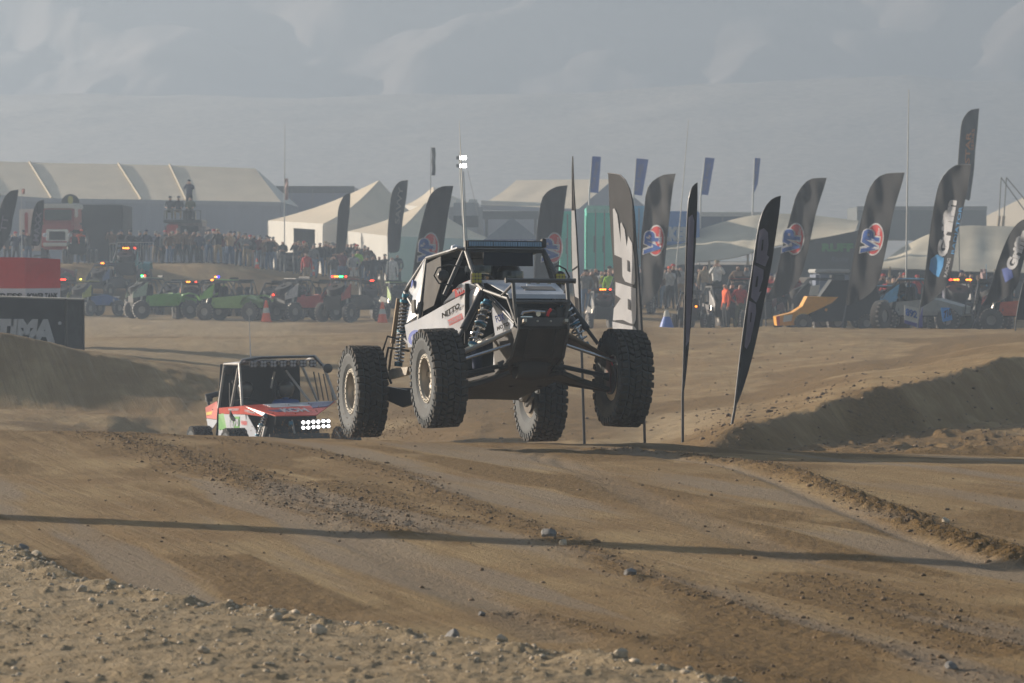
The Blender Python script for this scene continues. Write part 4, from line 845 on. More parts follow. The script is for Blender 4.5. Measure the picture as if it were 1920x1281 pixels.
for p_, q_2, r_2 in ((L(498, 800, -.1), L(490, 835, -.05), .032), (L(506, 776, .1), L(545, 790, 0), .02), (L(545, 778, -.1), L(556, 830, -.2), .02), (L(500, 782, .5), L(478, 850, .7), .02)): mb = MB(); mb.tube([p_, q_2], r_2); RC.b(mb, 'frame_tube', alur, smooth=True)
mb = MB(); mb.lathe([(.05, -.03), (.05, .03)], L(545, 795, -.2), (1, 0, 0), 12); RC.b(mb, 'tow_eye', blue, smooth=True)
a = L(470, 672, 1.6); b = L(467, 590, 1.6); mb = MB(); mb.tube([a, b], .006, 5, radii=[.012, .004]); RC.b(mb, 'whip_antenna', M('white fibreglass', (.6, .6, .58), .5))
racer_driver(RC, .35, 1.85, -.1, 'blue', M('black helmet', (.03, .03, .03), .3), 'driver in a blue suit at the wheel of the red buggy')
racer_driver(RC, -.38, 1.85, -.1, 'black', M('black helmet', (.03, .03, .03), .3), 'co-driver in black in the seat of the red buggy nearest its green number panel')

n = 800; gx = RS.normal(-.1, .55, n); gh = np.abs(RS.normal(0, .10, n)) + .01; a0 = P(695, 822, 36.3)
mb = MB()
for i in range(n): c_ = Vector((a0.x + gx[i] - .1, 36.3 + RS.uniform(-.5, .4), a0.z + gh[i] * (1 + abs(gx[i])))); r_g = RS.uniform(.002, .008); mb.add([c_ + Vector(v) * r_g for v in ((1, 0, 0), (-1, 0, 0), (0, 1, 0), (0, -1, 0), (0, 0, 1), (0, 0, -1))], [(0, 2, 4), (2, 1, 4), (1, 3, 4), (3, 0, 4), (2, 0, 5), (1, 2, 5), (3, 1, 5), (0, 3, 5)])
o = mb.build('flung_dirt', clodm); tag(o, 'grains of dirt flung up by the rear tyre touching the crest', 'flung dirt', kind='stuff')
# ------------------------------------------------------------------ feather flags
def flagm(name, rgb, tr=.35): return M('flag ' + name, rgb, .85, var=.10, scale=3, trans=tr, spec=.2)
fdark = flagm('charcoal', (.040, .040, .042), .3); fgrey = flagm('grey', (.115, .115, .12), .4); fblack = flagm('black', (.016, .016, .019), .15); fblue = flagm('blue', (.04, .11, .42), .35)
fwht = flagm('white print', (.62, .62, .64), .3); flav = flagm('lavender print', (.20, .19, .26), .25); fred = flagm('red print', (.58, .07, .07), .3); fbl = flagm('blue print', (.05, .12, .40), .3)
fsky = flagm('sky blue print', (.10, .34, .68), .3); forg = flagm('orange print', (.50, .20, .05), .2); fgrn = flagm('green print', (.05, .22, .05), .1)
polem = M('dark flag pole', (.03, .03, .035), .4, .3); lpole = M('light pole', (.5, .5, .48), .5)
def crom(pts, n):
    """resample a polyline smoothly"""
    P_ = [np.array(p, float) for p in pts]; P_ = [2 * P_[0] - P_[1]] + P_ + [2 * P_[-1] - P_[-2]]; out = []
    m = len(pts) - 1
    for i in range(n + 1):
        t = i / n * m; k = min(int(t), m - 1); u = t - k; a, b, c, d = P_[k:k + 4]
        out.append(.5 * (2 * b + (c - a) * u + (2 * a - 5 * b + 4 * c - d) * u ** 2 + (-a + 3 * b - 3 * c + d) * u ** 3))
    return out
class Flag:
    def __init__(s, label, Y, left, right, base, mat, pole='L', fold=1.0, slope=.0, group='feather flags', name='feather_flag', cat='flag', pr=.022, pm=None, n=30):
        s.Y = Y; s.fold = fold; s.slope = slope; s.cx = (left[1][0] + right[1][0]) / 2
        A = crom(left, n); Bq = crom(right, n)
        bz = P(base[0], base[1], Y); gz0 = gz(bz.x, Y) if bz.z > gz(bz.x, Y) or True else bz.z
        s.e = thing(name, label, cat, (bz.x, Y, gz0), group=group); s.off = Vector((bz.x, Y, gz0))
        vs = []; m = 20
        for a, b in zip(A, Bq):
            for j in range(m + 1): q = a + (b - a) * j / m; vs.append(s.pt(*q))
        mb = MB(); k = len(vs)
        fs = [(i * (m + 1) + j, i * (m + 1) + j + 1, (i + 1) * (m + 1) + j + 1, (i + 1) * (m + 1) + j) for i in range(n) for j in range(m)]
        mb.add(vs, fs); mb.add([v + Vector((0, .006, 0)) for v in vs], [tuple(reversed(f)) for f in fs])
        s.ban = mb.build('banner', mat, s.e, True)
        side_ = A if pole == 'L' else Bq; pts = [s.pt(*q) for q in side_[::2]] if pole != 'N' else [s.pt(*A[0])]
        pts.append(Vector((0, 0, -.15)) if True else None); mb = MB(); mb.tube(pts, pr, 8, radii=[pr * (.35 + .65 * i / (len(pts) - 1)) for i in range(len(pts))]); mb.build('pole', pm or polem, s.e, True)
        ppm = F / Y
    def pt(s, px, py, o=0.0):
        k = 1.0 / (F / s.Y); u = (px - s.cx) * k; v = py * k
        d = s.fold * (.05 * math.sin(u * 7.5 + v * 1.6) + .03 * math.sin(u * 13 - v * 2.3 + 1) + .02 * math.sin(v * 5 + u * 3)) + s.slope * u
        return P(px, py, s.Y + d - o) - s.off
    def poly(s, pts, mat, name='print', o=.03, sub=3):
        bm = bmesh.new(); vs = [bm.verts.new((x, y, 0)) for x, y in pts]; f = bm.faces.new(vs); bmesh.ops.triangulate(bm, faces=[f])
        for i in range(sub): bmesh.ops.subdivide_edges(bm, edges=[e for e in bm.edges if e.calc_length() > 9], cuts=1); bmesh.ops.triangulate(bm, faces=[f for f in bm.faces if len(f.verts) > 3])
        bm.verts.index_update(); mb = MB(); mb.add([s.pt(v.co.x, v.co.y, o) for v in bm.verts], [[v.index for v in f.verts] for f in bm.faces]); bm.free()
        return mb.build(name, mat, s.ban)
    def text(s, body, c, ang, h, w, mat, bold=.04, shear=0, o=.045, name='lettering'):
        """word centred on pixel c, reading direction ang (degrees, screen, ccw), cap height h px, length w px"""
        v, f, tw = text2d(body, bold, shear, 1); a = math.radians(ang); r = (math.cos(a), -math.sin(a)); u = (-math.sin(a), -math.cos(a)); mb = MB()
        vs = []
        for x, y in v:
            X = (x / tw - .5) * w; Yy = (y - .5) * h; vs.append(s.pt(c[0] + r[0] * X + u[0] * Yy, c[1] + r[1] * X + u[1] * Yy, o))
        mb.add(vs, f); return mb.build(name, mat, s.ban)
    def vp(s, cx, cy, k=1.0, tilt=0):
        t = math.radians(tilt); ell = lambda rx, ry, dx=0, dy=0: [(cx + dx * k + (rx * math.cos(a) * math.cos(t) - ry * math.sin(a) * math.sin(t)) * k, cy + dy * k + (rx * math.cos(a) * math.sin(t) + ry * math.sin(a) * math.cos(t)) * k) for a in [i * math.pi / 12 for i in range(24)]]
        s.poly(ell(17.5, 31, 4, -1), fwht, 'logo_border', .03); s.poly(ell(15, 28, 4, -1), fred, 'logo_disc', .05)
        s.text('VP', (cx - 3 * k, cy + 4 * k), 90 - tilt, 36 * k, 50 * k, fwht, .13, 0, .07, 'logo_border'); s.text('VP', (cx - 3 * k, cy + 4 * k), 90 - tilt, 32 * k, 46 * k, fbl, .05, 0, .09)
        s.text('Racing', (cx + 12 * k, cy - 8 * k), 90 - tilt, 8 * k, 30 * k, fwht, .02, .3, .09)
# near flags behind the crest
f = Flag('grey feather flag with big white letters running down, above the right front tyre', 50, [(1140, 326), (1141, 345), (1144, 420), (1150, 500), (1154, 580), (1156, 660), (1160, 720)], [(1140, 325), (1168, 332), (1186, 375), (1192, 450), (1198, 530), (1203, 610), (1206, 720)], (1210, 835), fgrey, 'R', .25, slope=-2.0)
f.poly([(1149, 392), (1152, 391), (1157, 402), (1161, 432), (1164, 456), (1163, 420), (1165, 417), (1171, 430), (1175, 462), (1178, 443), (1185, 456), (1189, 480), (1191, 520), (1191, 528), (1189, 534), (1183, 532), (1172, 528), (1167, 518), (1166, 484), (1152, 478)], fwht)
f.poly([(1176, 487), (1179, 490), (1180, 510), (1176, 508)], fgrey, 'letter_counter', .055)
f.poly([(1154, 529), (1192, 541), (1193, 575), (1192, 600), (1189, 608), (1180, 606), (1168, 600), (1165, 592), (1149, 601), (1151, 578), (1164, 560), (1154, 553)], fwht)
f.poly([(1177, 560), (1181, 563), (1182, 582), (1177, 580)], fgrey, 'letter_counter', .055)
f.poly([(1148, 603), (1190, 613), (1198, 625), (1200, 680), (1160, 680), (1150, 640)], fwht)
f = Flag('very narrow dark feather flag seen edge on, pole left of the black lettered flag', 50, [(1308, 343), (1298, 352), (1291, 380), (1288, 440), (1286, 520), (1284, 600), (1282, 690), (1280, 740)], [(1308, 343), (1308, 370), (1307, 400), (1305, 450), (1301, 520), (1296, 600), (1288, 690), (1282, 740)], (1280, 845), fblack, 'L', .3)
f.poly([(1291, 408), (1298, 402), (1302, 415), (1300, 470), (1297, 560), (1292, 640), (1286, 650), (1287, 560), (1289, 480)], flav)
f = Flag('black feather flag leaning right with three stacked lavender letters, in front of the far cars', 50, [(1464, 368), (1448, 374), (1432, 395), (1422, 430), (1412, 500), (1400, 580), (1392, 640), (1385, 700), (1378, 765)], [(1464, 368), (1461, 400), (1455, 440), (1446, 500), (1432, 570), (1420, 630), (1408, 680), (1393, 730), (1378, 768)], (1369, 846), fblack, 'L', .5)
def prp(f, pts, mat, cn=None):
    f.poly(pts, mat)
    if cn: f.poly(cn, fblack, 'letter_counter', .055)
prp(f, [(1424, 432), (1432, 428), (1440, 436), (1441, 460), (1438, 478), (1442, 482), (1435, 500), (1417, 492)], flav, [(1429, 450), (1432, 450), (1430, 470), (1427, 470)])
prp(f, [(1414, 497), (1432, 506), (1431, 522), (1427, 535), (1423, 548), (1428, 546), (1418, 568), (1408, 558)], flav, [(1419, 518), (1422, 518), (1420, 538), (1416, 538)])
prp(f, [(1405, 564), (1417, 570), (1418, 585), (1413, 612), (1407, 640), (1400, 655), (1396, 650), (1400, 610)], flav, [(1408, 586), (1410, 586), (1408, 604), (1406, 604)])
f = Flag('knife thin feather flag seen edge on, white lower half, right of the buggy cab', 50, [(1073, 293), (1072, 320), (1072, 390), (1071, 440), (1072, 500), (1077, 560), (1085, 640)], [(1074, 293), (1075, 330), (1078, 390), (1081, 440), (1084, 500), (1087, 560), (1090, 640)], (1097, 846), fblack, 'R', .2, slope=-1.5)
f.poly([(1071.5, 395), (1077, 395), (1080, 440), (1083, 498), (1073, 505), (1071.6, 440)], fwht); f.poly([(1073, 509), (1083, 502), (1085, 560), (1078, 556)], fwht)
# row of dark flags beyond the berm
VPL = lambda px, dx, y0, y1, w: None
def vpflag(label, Y, tip, pts_l, pts_r, base, logo, k, tilt, mat=fdark, fold=1.0, slope=0):
    f = Flag(label, Y, [tip] + pts_l, [tip] + pts_r, base, mat, 'L', fold, slope, group='dark feather flags standing beyond the berm'); f.vp(*logo, k, tilt); return f
vpflag('dark feather flag with red and blue VP logo, left of the green lettered awning', 112, (1550, 334), [(1518, 337), (1496, 362), (1484, 400), (1466, 470), (1452, 530), (1436, 562)], [(1545, 352), (1530, 400), (1515, 470), (1500, 520), (1478, 550), (1440, 563)], (1436, 640), (1487, 449), .98, 6, slope=-.9, fold=1.5)
vpflag('dark feather flag with the brightest VP logo, just left of the big griffin flag', 108, (1696, 324), [(1655, 328), (1632, 352), (1618, 400), (1603, 470), (1593, 530), (1587, 572)], [(1691, 345), (1675, 400), (1661, 470), (1646, 530), (1624, 556), (1590, 574)], (1576, 640), (1635, 450), 1.0, 9, slope=-1.3, fold=1.5)
f = vpflag('grey wrinkled feather flag with sideways VP logo, behind the white lettered flag', 110, (1267, 326), [(1240, 330), (1215, 352), (1208, 400), (1202, 460), (1203, 530), (1203, 572)], [(1262, 350), (1256, 400), (1250, 460), (1243, 520), (1228, 555), (1206, 574)], (1203, 640), (1226, 452), .95, 4, flagm('mid grey', (.085, .083, .083), .4), slope=-1.0, fold=1.5)
vpflag('dark feather flag with faded VP logo directly behind the roof of the white buggy', 120, (1064, 348), [(1040, 352), (1018, 370), (1010, 410), (1006, 450), (1003, 500), (1001, 540)], [(1061, 370), (1056, 410), (1052, 450), (1048, 500), (1040, 530), (1004, 545)], (1000, 640), (1035, 466), .95, 3, flagm('slate', (.040, .042, .048), .2), .4)
vpflag('dark feather flag with faded VP logo, left of the white buggy antenna', 120, (850, 349), [(826, 351), (806, 368), (793, 410), (782, 460), (775, 510), (770, 550)], [(846, 370), (839, 410), (832, 460), (824, 510), (815, 540), (773, 555)], (768, 640), (803, 466), .95, 3, flagm('slate', (.040, .042, .048), .2), .4)
f = Flag('dark feather flag with white griffin lettering and pale blue badge, beyond the berm at right', 106, [(1821, 309), (1790, 311), (1766, 335), (1755, 370), (1745, 430), (1738, 490), (1732, 540), (1726, 575)], [(1821, 309), (1815, 350), (1802, 410), (1792, 460), (1786, 500), (1775, 535), (1750, 562), (1727, 577)], (1719, 640), fdark, 'L', 1.9, -1.2, group='dark feather flags standing beyond the berm')
f.text('Griffin', (1775, 428), 80, 21, 108, fwht, .07); f.text('RADIATOR', (1794, 432), 80, 6, 90, fsky, .0); f.poly([(1745, 486), (1757, 477), (1770, 484), (1768, 500), (1760, 520), (1750, 514), (1742, 505)], fsky); f.text('RACING', (1776, 502), 78, 6, 36, fwht, .0)
f = Flag('dark feather flag leaning hard right with griffin lettering, at the right edge', 104, [(1934, 408), (1912, 416), (1893, 440), (1876, 480), (1860, 530), (1850, 560), (1842, 572)], [(1934, 408), (1932, 430), (1924, 470), (1914, 510), (1905, 540), (1880, 562), (1843, 574)], (1820, 640), fdark, 'L', 1.9, -.9, group='dark feather flags standing beyond the berm')
f.text('Griffin', (1908, 468), 68, 20, 80, fwht, .06); f.poly([(1878, 505), (1895, 500), (1900, 520), (1885, 530)], M('deep blue print', (.03, .06, .25), .8)); 
Flag('narrow dark flag cut by the right edge, lowest of the row', 100, [(1935, 505), (1922, 520), (1912, 560), (1905, 600)], [(1950, 505), (1948, 520), (1940, 560), (1920, 600)], (1903, 640), fdark, 'L', .5, group='dark feather flags standing beyond the berm')
f = Flag('tall slate feather flag with orange STAR lettering, highest banner at right', 150, [(1836, 204), (1818, 208), (1804, 228), (1800, 260), (1797, 300), (1795, 340), (1797, 372)], [(1836, 204), (1833, 240), (1829, 280), (1826, 320), (1822, 350), (1818, 375), (1812, 374)], (1800, 610), flagm('slate', (.040, .042, .048), .2), 'L', .5)
f.text('STAR', (1815, 277), 87, 9, 60, forg, .02); f.text('SERIES', (1824, 262), 87, 5, 40, forg, .0)
for lb, Y, L_, R__, b_, tx in [
  ('black feather flag cut by the left picture edge, purple mark near its foot', 150, [(35, 356), (18, 360), (4, 380), (-6, 420), (-14, 480)], [(35, 356), (31, 380), (24, 410), (18, 440), (-8, 484)], (-16, 540), ('TT', (8, 420), 80, 12, 30, flav)),
  ('slim dark feather flag with pale streaked print, in front of the fire truck', 155, [(83, 375), (71, 379), (63, 395), (59, 420), (57, 445), (58, 458)], [(83, 375), (82, 395), (80, 420), (77, 445), (73, 460), (60, 461)], (58, 530), ('MAXX', (70, 425), 84, 11, 56, flav)),
  ('plain grey feather flag in front of the first peaked tent', 165, [(657, 362), (645, 368), (635, 390), (633, 420), (631, 455), (630, 475)], [(657, 362), (656, 390), (653, 420), (650, 450), (646, 470), (634, 477)], (631, 540), None),
  ('grey feather flag with faint upright lettering between the two peaked tents', 160, [(765, 338), (748, 342), (735, 362), (730, 400), (727, 440), (728, 470)], [(765, 338), (762, 370), (757, 400), (752, 440), (748, 470), (732, 475)], (729, 545), ('SAVVY', (748, 385), 84, 9, 70, M('pale grey print', (.2, .2, .2), .8)))]:
    f = Flag(lb, Y, L_, R__, b_, flagm('slate', (.040, .042, .048), .2), 'L', .5, group='slate feather flags before the tents')
    if tx: f.text(tx[0], tx[1], tx[2], tx[3], tx[4], tx[5], .02)
for lb, tl, tr, br, bl_ in [('upright blue banner on a pole, leftmost of four, above the tan roof tent', (1110, 293), (1127, 294), (1122, 362), (1105, 361)), ('upright blue banner on a pole, second of four, widest', (1193, 297), (1216, 299), (1204, 367), (1188, 365)),
    ('upright blue banner on a pole, third of four, above the dark blue trailer', (1322, 295), (1340, 297), (1328, 366), (1314, 365)), ('narrow folded blue banner on a pole, rightmost of four', (1415, 296), (1426, 297), (1421, 345), (1412, 366))]:
    f = Flag(lb, 190, [tl, ((tl[0] + bl_[0]) / 2, (tl[1] + bl_[1]) / 2), bl_], [tr, ((tr[0] + br[0]) / 2, (tr[1] + br[1]) / 2), br], (bl_[0] - 4, 520), fblue, 'L', .3, group='four upright blue banners', name='banner_flag', pr=.05, pm=lpole)
    m_ = ((tl[0] + br[0]) / 2, (tl[1] + br[1]) / 2); f.text('FOUR WHEEL', m_, 80, (tr[0] - tl[0]) * .38, 52, flav, .0)

# ------------------------------------------------------------------ tents and canopies
tan = M('cream tent canvas', (.68, .58, .44), .9, var=.06, scale=.7, trans=.0, spec=.1); tentw = M('white tent canvas', (.60, .58, .53), .9, var=.05, scale=.7, spec=.1); shadew = M('shade toned tent wall', (.26, .28, .33), .9, var=.06, scale=.5, spec=.1)  # walls are white; shade of their camera side is put into the bluish grey
awn = M('grey green awning', (.54, .48, .37), .9, var=.2, scale=.35, spec=.1); drk = M('under roof shade', (.022, .023, .025), .9, var=.3, scale=1, spec=.1); seam = M('canvas seam', (.50, .43, .32), .9)
def cent(pts): c = Vector((0, 0, 0)); [c.__iadd__(Vector(p)) for p in pts]; return c / len(pts)
class Obj:
    """a thing whose parts are given in world coordinates"""
    def __init__(s, name, label, cat, px, Y, group=None, rz=0):
        x = P(px, 500, Y).x; s.o = Vector((x, Y, gz(x, Y) if Y < 440 else 0)); s.e = thing(name, label, cat, s.o, rz, group); s.t = Matrix.Translation(-s.o)
        if rz: s.t = Matrix.Rotation(-rz, 4, 'Z') @ s.t
    def b(s, mb, name, mat, parent=None, smooth=False): return mb.build(name, mat, parent or s.e, smooth, s.t)
    def g(s, px, Y): x = P(px, 500, Y).x; return gz(x, Y)
def canvas(o, name, quad, mat, nx=14, ny=8, sag=.12, th=.03, parent=None):
    """slightly sagging cloth panel between four corners"""
    a, b, c, d = [Vector(q) for q in quad]; mb = MB(); vs = []; rr = random.Random(int(a.x * 7 + a.z * 13))
    for j in range(ny + 1):
        for i in range(nx + 1):
            u, v = i / nx, j / ny; p = a.lerp(b, u).lerp(d.lerp(c, u), v); w = math.sin(math.pi * v); p.z -= sag * w * (.8 + .2 * math.cos(u * 18)) + .02 * rr.random() * w; p.y += .015 * math.sin(u * 40 + v * 5); vs.append(p)
    fs = [(j * (nx + 1) + i, j * (nx + 1) + i + 1, (j + 1) * (nx + 1) + i + 1, (j + 1) * (nx + 1) + i) for j in range(ny) for i in range(nx)]
    mb.add(vs, fs); mb.add([v - Vector((0, 0, th)) for v in vs], [tuple(reversed(f)) for f in fs]); return o.b(mb, name, mat, parent, True)
# long white tent at left
T = Obj('marquee_tent', 'very long cream roofed marquee with bluish shaded wall, filling the left background', 'tent', 240, 215)
Yw, Yr, Yb = 215, 224, 233
e0, e1, r0, r1 = P(-260, 366, Yw), P(526, 379, Yw), P(-260, 296, Yr), P(478, 316, Yr); b0 = Vector((e0.x, Yb, e0.z)); b1 = Vector((e1.x, Yb, e1.z))
sm = [(-60, 300, 0, 366), (55, 305, 97, 372), (222, 308, 265, 374.5), (318, 310, 350, 376)]
xs_t = [r0] + [P(a, b, Yr) for a, b, c, d in sm] + [r1]; xs_b = [e0] + [P(c, d, Yw) for a, b, c, d in sm] + [e1]
for i in range(len(xs_t) - 1): canvas(T, 'roof_panel', (xs_b[i], xs_b[i + 1], xs_t[i + 1], xs_t[i]), tan, sag=.025)
for i in range(1, len(xs_t) - 1): mb = MB(); mb.tube([xs_b[i] + Vector((0, -.03, .03)), xs_t[i] + Vector((0, 0, .06))], .07, 6); T.b(mb, 'roof_seam', seam)
canvas(T, 'rear_roof', (b1, b0, r0, r1), tan, sag=.1); mb = MB(); g0 = 1.7
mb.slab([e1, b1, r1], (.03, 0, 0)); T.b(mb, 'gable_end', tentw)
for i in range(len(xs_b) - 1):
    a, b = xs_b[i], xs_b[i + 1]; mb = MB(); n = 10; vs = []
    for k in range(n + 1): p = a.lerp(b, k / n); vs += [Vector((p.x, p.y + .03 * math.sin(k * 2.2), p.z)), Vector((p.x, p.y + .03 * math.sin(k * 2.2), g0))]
    mb.add(vs, [(2 * k, 2 * k + 2, 2 * k + 3, 2 * k + 1) for k in range(n)]); mb.add([v + Vector((0, .03, 0)) for v in vs], [(2 * k, 2 * k + 1, 2 * k + 3, 2 * k + 2) for k in range(n)]); T.b(mb, 'wall_panel', shadew)
mb = MB(); mb.slab([e1, b1, (b1.x, b1.y, g0), (e1.x, e1.y, g0)], (-.03, 0, 0)); T.b(mb, 'side_wall', shadew)
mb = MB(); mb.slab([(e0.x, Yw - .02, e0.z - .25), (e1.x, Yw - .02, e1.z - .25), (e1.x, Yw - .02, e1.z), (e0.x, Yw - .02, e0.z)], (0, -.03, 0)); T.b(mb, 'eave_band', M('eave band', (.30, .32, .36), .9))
def peaktent(label, c, apex, Ya, wallh, group='white peaked tents', open_px=None, m1=tan):
    """c: four eave corners (px, py, Y) left, near, right, back"""
    T = Obj('peaked_tent', label, 'tent', c[1][0], c[1][2], group); C = [P(*q) for q in c]; A = P(apex[0], apex[1], Ya)
    for i in range(4):
        a, b = C[i], C[(i + 1) % 4]; mb = MB(); n = 10; vs = []
        for j in range(n + 1):
            t = j / n; k = t - .10 * math.sin(math.pi * t)       # concave sweep up to the peak
            for q in range(9): p = a.lerp(b, q / 8).lerp(A, t); p.z = a.lerp(b, q / 8).z * (1 - k) + A.z * k; vs.append(p)
        fs = [(j * 9 + q, j * 9 + q + 1, (j + 1) * 9 + q + 1, (j + 1) * 9 + q) for j in range(n) for q in range(8)]
        mb.add(vs, fs); mb.add([v - Vector((0, 0, .03)) for v in vs], [tuple(reversed(f)) for f in fs]); T.b(mb, 'roof_panel', m1, None, True)
        mb = MB(); mb.slab([a + Vector((0, 0, .01)), b + Vector((0, 0, .01)), b - Vector((0, 0, .35)), a - Vector((0, 0, .35))], (0, -.03, 0)); T.b(mb, 'valance', tentw)
    def wall(a, b, t0, t1, top=.3):
        p, q = a.lerp(b, t0), a.lerp(b, t1); mb = MB(); n = 8; vs = []
        for k in range(n + 1): r = p.lerp(q, k / n); o_ = Vector((0, .06 * math.sin(k * 2.5), 0)); vs += [r + o_ - Vector((0, 0, top)), Vector((r.x, r.y, T.g(960 + F * r.x / r.y, r.y) - .1)) + o_]
        mb.add(vs, [(2 * k, 2 * k + 2, 2 * k + 3, 2 * k + 1) for k in range(n)]); mb.add([v + Vector((0, .04, 0)) for v in vs], [(2 * k, 2 * k + 1, 2 * k + 3, 2 * k + 2) for k in range(n)]); T.b(mb, 'wall_panel', tentw)
    if open_px: wall(C[0], C[1], 0, open_px[0]); wall(C[0], C[1], open_px[1], 1)
    else: wall(C[0], C[1], 0, 1)
    wall(C[1], C[2], 0, 1); wall(C[2], C[3], 0, 1); wall(C[3], C[0], 0, 1)
    for q in C[:3]: mb = MB(); mb.tube([q - Vector((0, 0, .1)), (q.x, q.y, T.g(960 + F * q.x / q.y, q.y) - .2)], .05, 6); T.b(mb, 'post', lpole)
    return T
peaktent('cream peaked tent with white walls and arched opening, left of the grey plain flag', [(503, 414, 206), (606, 420, 190), (812, 425, 205), (720, 420, 222)], (711, 338), 207, 2.4, open_px=(.48, .86))
peaktent('cream peaked tent with bright white front wall behind the person in green', [(652, 434, 186), (728, 443, 176), (925, 450, 190), (860, 440, 204)], (798, 380), 190, 2.4)
peaktent('far cream tent whose pale roof shows between the flags left of the light mast', [(760, 385, 260), (820, 390, 250), (930, 395, 260), (880, 388, 275)], (812, 350), 262, 3)
# broad tent behind the white buggy
T = Obj('marquee_tent', 'broad cream gable tent behind the cab of the white buggy', 'tent', 960, 240)
L0, L1, R0, R1 = P(901, 384, 240), P(1085, 392, 236), P(968, 338, 250), P(1150, 336, 248); canvas(T, 'roof_panel', (L0, L1, R1, R0), tan, sag=.15)
R2 = P(1215, 392, 262); mb = MB(); mb.slab([L1, R1, R2], (.0, .03, 0)); T.b(mb, 'gable_end', shadew); LB = Vector((L0.x, 262, L0.z)); canvas(T, 'rear_roof', (R2, LB, R0, R1), tan)
mb = MB(); mb.slab([L0, L1, (L1.x, L1.y, .5), (L0.x, L0.y, .5)], (0, .03, 0)); T.b(mb, 'wall_panel', shadew); mb = MB(); mb.slab([L1, R2, (R2.x, R2.y, .5), (L1.x, L1.y, .5)], (0.03, 0, 0)); T.b(mb, 'side_wall', shadew)
mb = MB(); mb.slab([P(902, 384, 239.5), P(1014, 388, 238.5), P(1014, 380, 238.5), P(902, 376, 239.5)], (0, -.05, 0)); T.b(mb, 'valance', tentw)
def popup(label, px0, px1, pye, pyp, Y, dep, roofm, valm, txt=None, name='pop_up_canopy', group=None, val=.35, dark_under=True, txtm=None, tw=.8, th_=.7):
    T = Obj(name, label, 'canopy', (px0 + px1) / 2, Y, group); a, b = P(px0, pye, Y), P(px1, pye, Y); c = b + Vector((0, dep, 0)); d = a + Vector((0, dep, 0)); A = (a + c) / 2; A.z = P(px0, pyp, Y + dep / 2).z
    C = [a, b, c, d]
    for i in range(4):
        p, q = C[i], C[(i + 1) % 4]; mb = MB(); mb.slab([p, q, A], (0, 0, -.03)); T.b(mb, 'roof_panel', roofm)
        mb = MB(); dv = Vector((0, -.02, 0)) if i == 0 else Vector((0, .02, 0)) if i == 2 else Vector((.02 if i == 1 else -.02, 0, 0)); mb.slab([p, q, q - Vector((0, 0, val)), p - Vector((0, 0, val))], dv); v = T.b(mb, 'valance', valm)
        if i == 0 and txt: mb = MB(); wv = q - p; word(mb, txt, p + wv * (.5 - tw / 2) + Vector((0, -.035, -val * (1 + th_) / 2)), wv * tw, Vector((0, 0, val * th_)), .04); T.b(mb, 'lettering', txtm or fwht, v)
    for p in C: g = T.g(960 + F * p.x / p.y, p.y); mb = MB(); mb.tube([p - Vector((0, 0, .05)), (p.x, p.y, g - .1)], .035, 6); T.b(mb, 'post', gun)
    return T
popup('navy pop up canopy with white lettering and pointed grey top above the light bar', 908, 1012, 449, 408, 168, 4, M('slate canopy cloth', (.16, .17, .18), .9), M('navy canopy cloth', (.03, .04, .16), .9), 'GENRIGHT', val=.40)
# awning on dark frame left of it
T = Obj('awning', 'flat grey awning roof on dark posts left of the navy canopy', 'awning', 955, 205)
mb = MB(); mb.slab([P(905, 396, 205), P(1010, 396, 205), P(1010, 396, 209), P(905, 394, 209)], (0, 0, -.5)); T.b(mb, 'roof', M('dull grey roof', (.12, .12, .12), .8))
for px in (912, 1004): mb = MB(); p = P(px, 408, 205.5); mb.tube([p, (p.x, p.y, T.g(px, 205))], .09, 6); T.b(mb, 'post', gun)
# big shade roofs at right
def shade(label, top, bot, Yt, Yb, name='shade_roof', under=None, posts=(), group='large grey shade roofs at right'):
    T = Obj(name, label, 'shade roof', sum(p[0] for p in bot) / len(bot), Yb, group); n = max(len(top), len(bot)) - 1
    tt = [top[0]] + list(top[1:]); N = 24; A = crom(top, N); Bq = crom(bot, N); m = 8; vs = []
    for a, b in zip(A, Bq):
        for j in range(m + 1): t = j / m; p = P(a[0] + (b[0] - a[0]) * t, a[1] + (b[1] - a[1]) * t, Yt + (Yb - Yt) * t); p.z -= .10 * math.sin(math.pi * t) * abs(math.sin(a[0] * .06)); vs.append(p)
    fs = [(i * (m + 1) + j, (i + 1) * (m + 1) + j, (i + 1) * (m + 1) + j + 1, i * (m + 1) + j + 1) for i in range(N) for j in range(m)]
    mb = MB(); mb.add(vs, fs); mb.add([v - Vector((0, 0, .04)) for v in vs], [tuple(reversed(f)) for f in fs]); T.b(mb, 'canvas', awn, None, True)
    if under:
        u0, u1 = under; Yu = (Yt + Yb) / 2 + 1; a, b = P(u0, 440, Yu), P(u1, 440, Yu); zt_ = min(P(*bot[0], Yb).z, P(*bot[-1], Yb).z) + .15; mb = MB(); mb.slab([(a.x, Yu, zt_), (b.x, Yu, zt_), (b.x, Yu, T.g(u1, Yu) - .2), (a.x, Yu, T.g(u0, Yu) - .2)], (0, .05, 0)); T.b(mb, 'shade_backdrop', drk)  # dark sheet added to stand for the shade under the roof
    for px, py in posts: p = P(px, py, Yb + .2); mb = MB(); mb.tube([p, (p.x, p.y, T.g(px, Yb) - .1)], .06, 6); T.b(mb, 'post', M('tan post', (.35, .27, .17), .8))
    return T
shade('long pale grey shade roof rising right, behind the thin black flag', [(1246, 452), (1330, 424), (1412, 404), (1500, 402), (1610, 414)], [(1240, 502), (1300, 492), (1380, 482), (1450, 462), (1600, 436)], 178, 170, under=(1215, 1450), posts=[(1262, 500), (1330, 488), (1402, 476)])
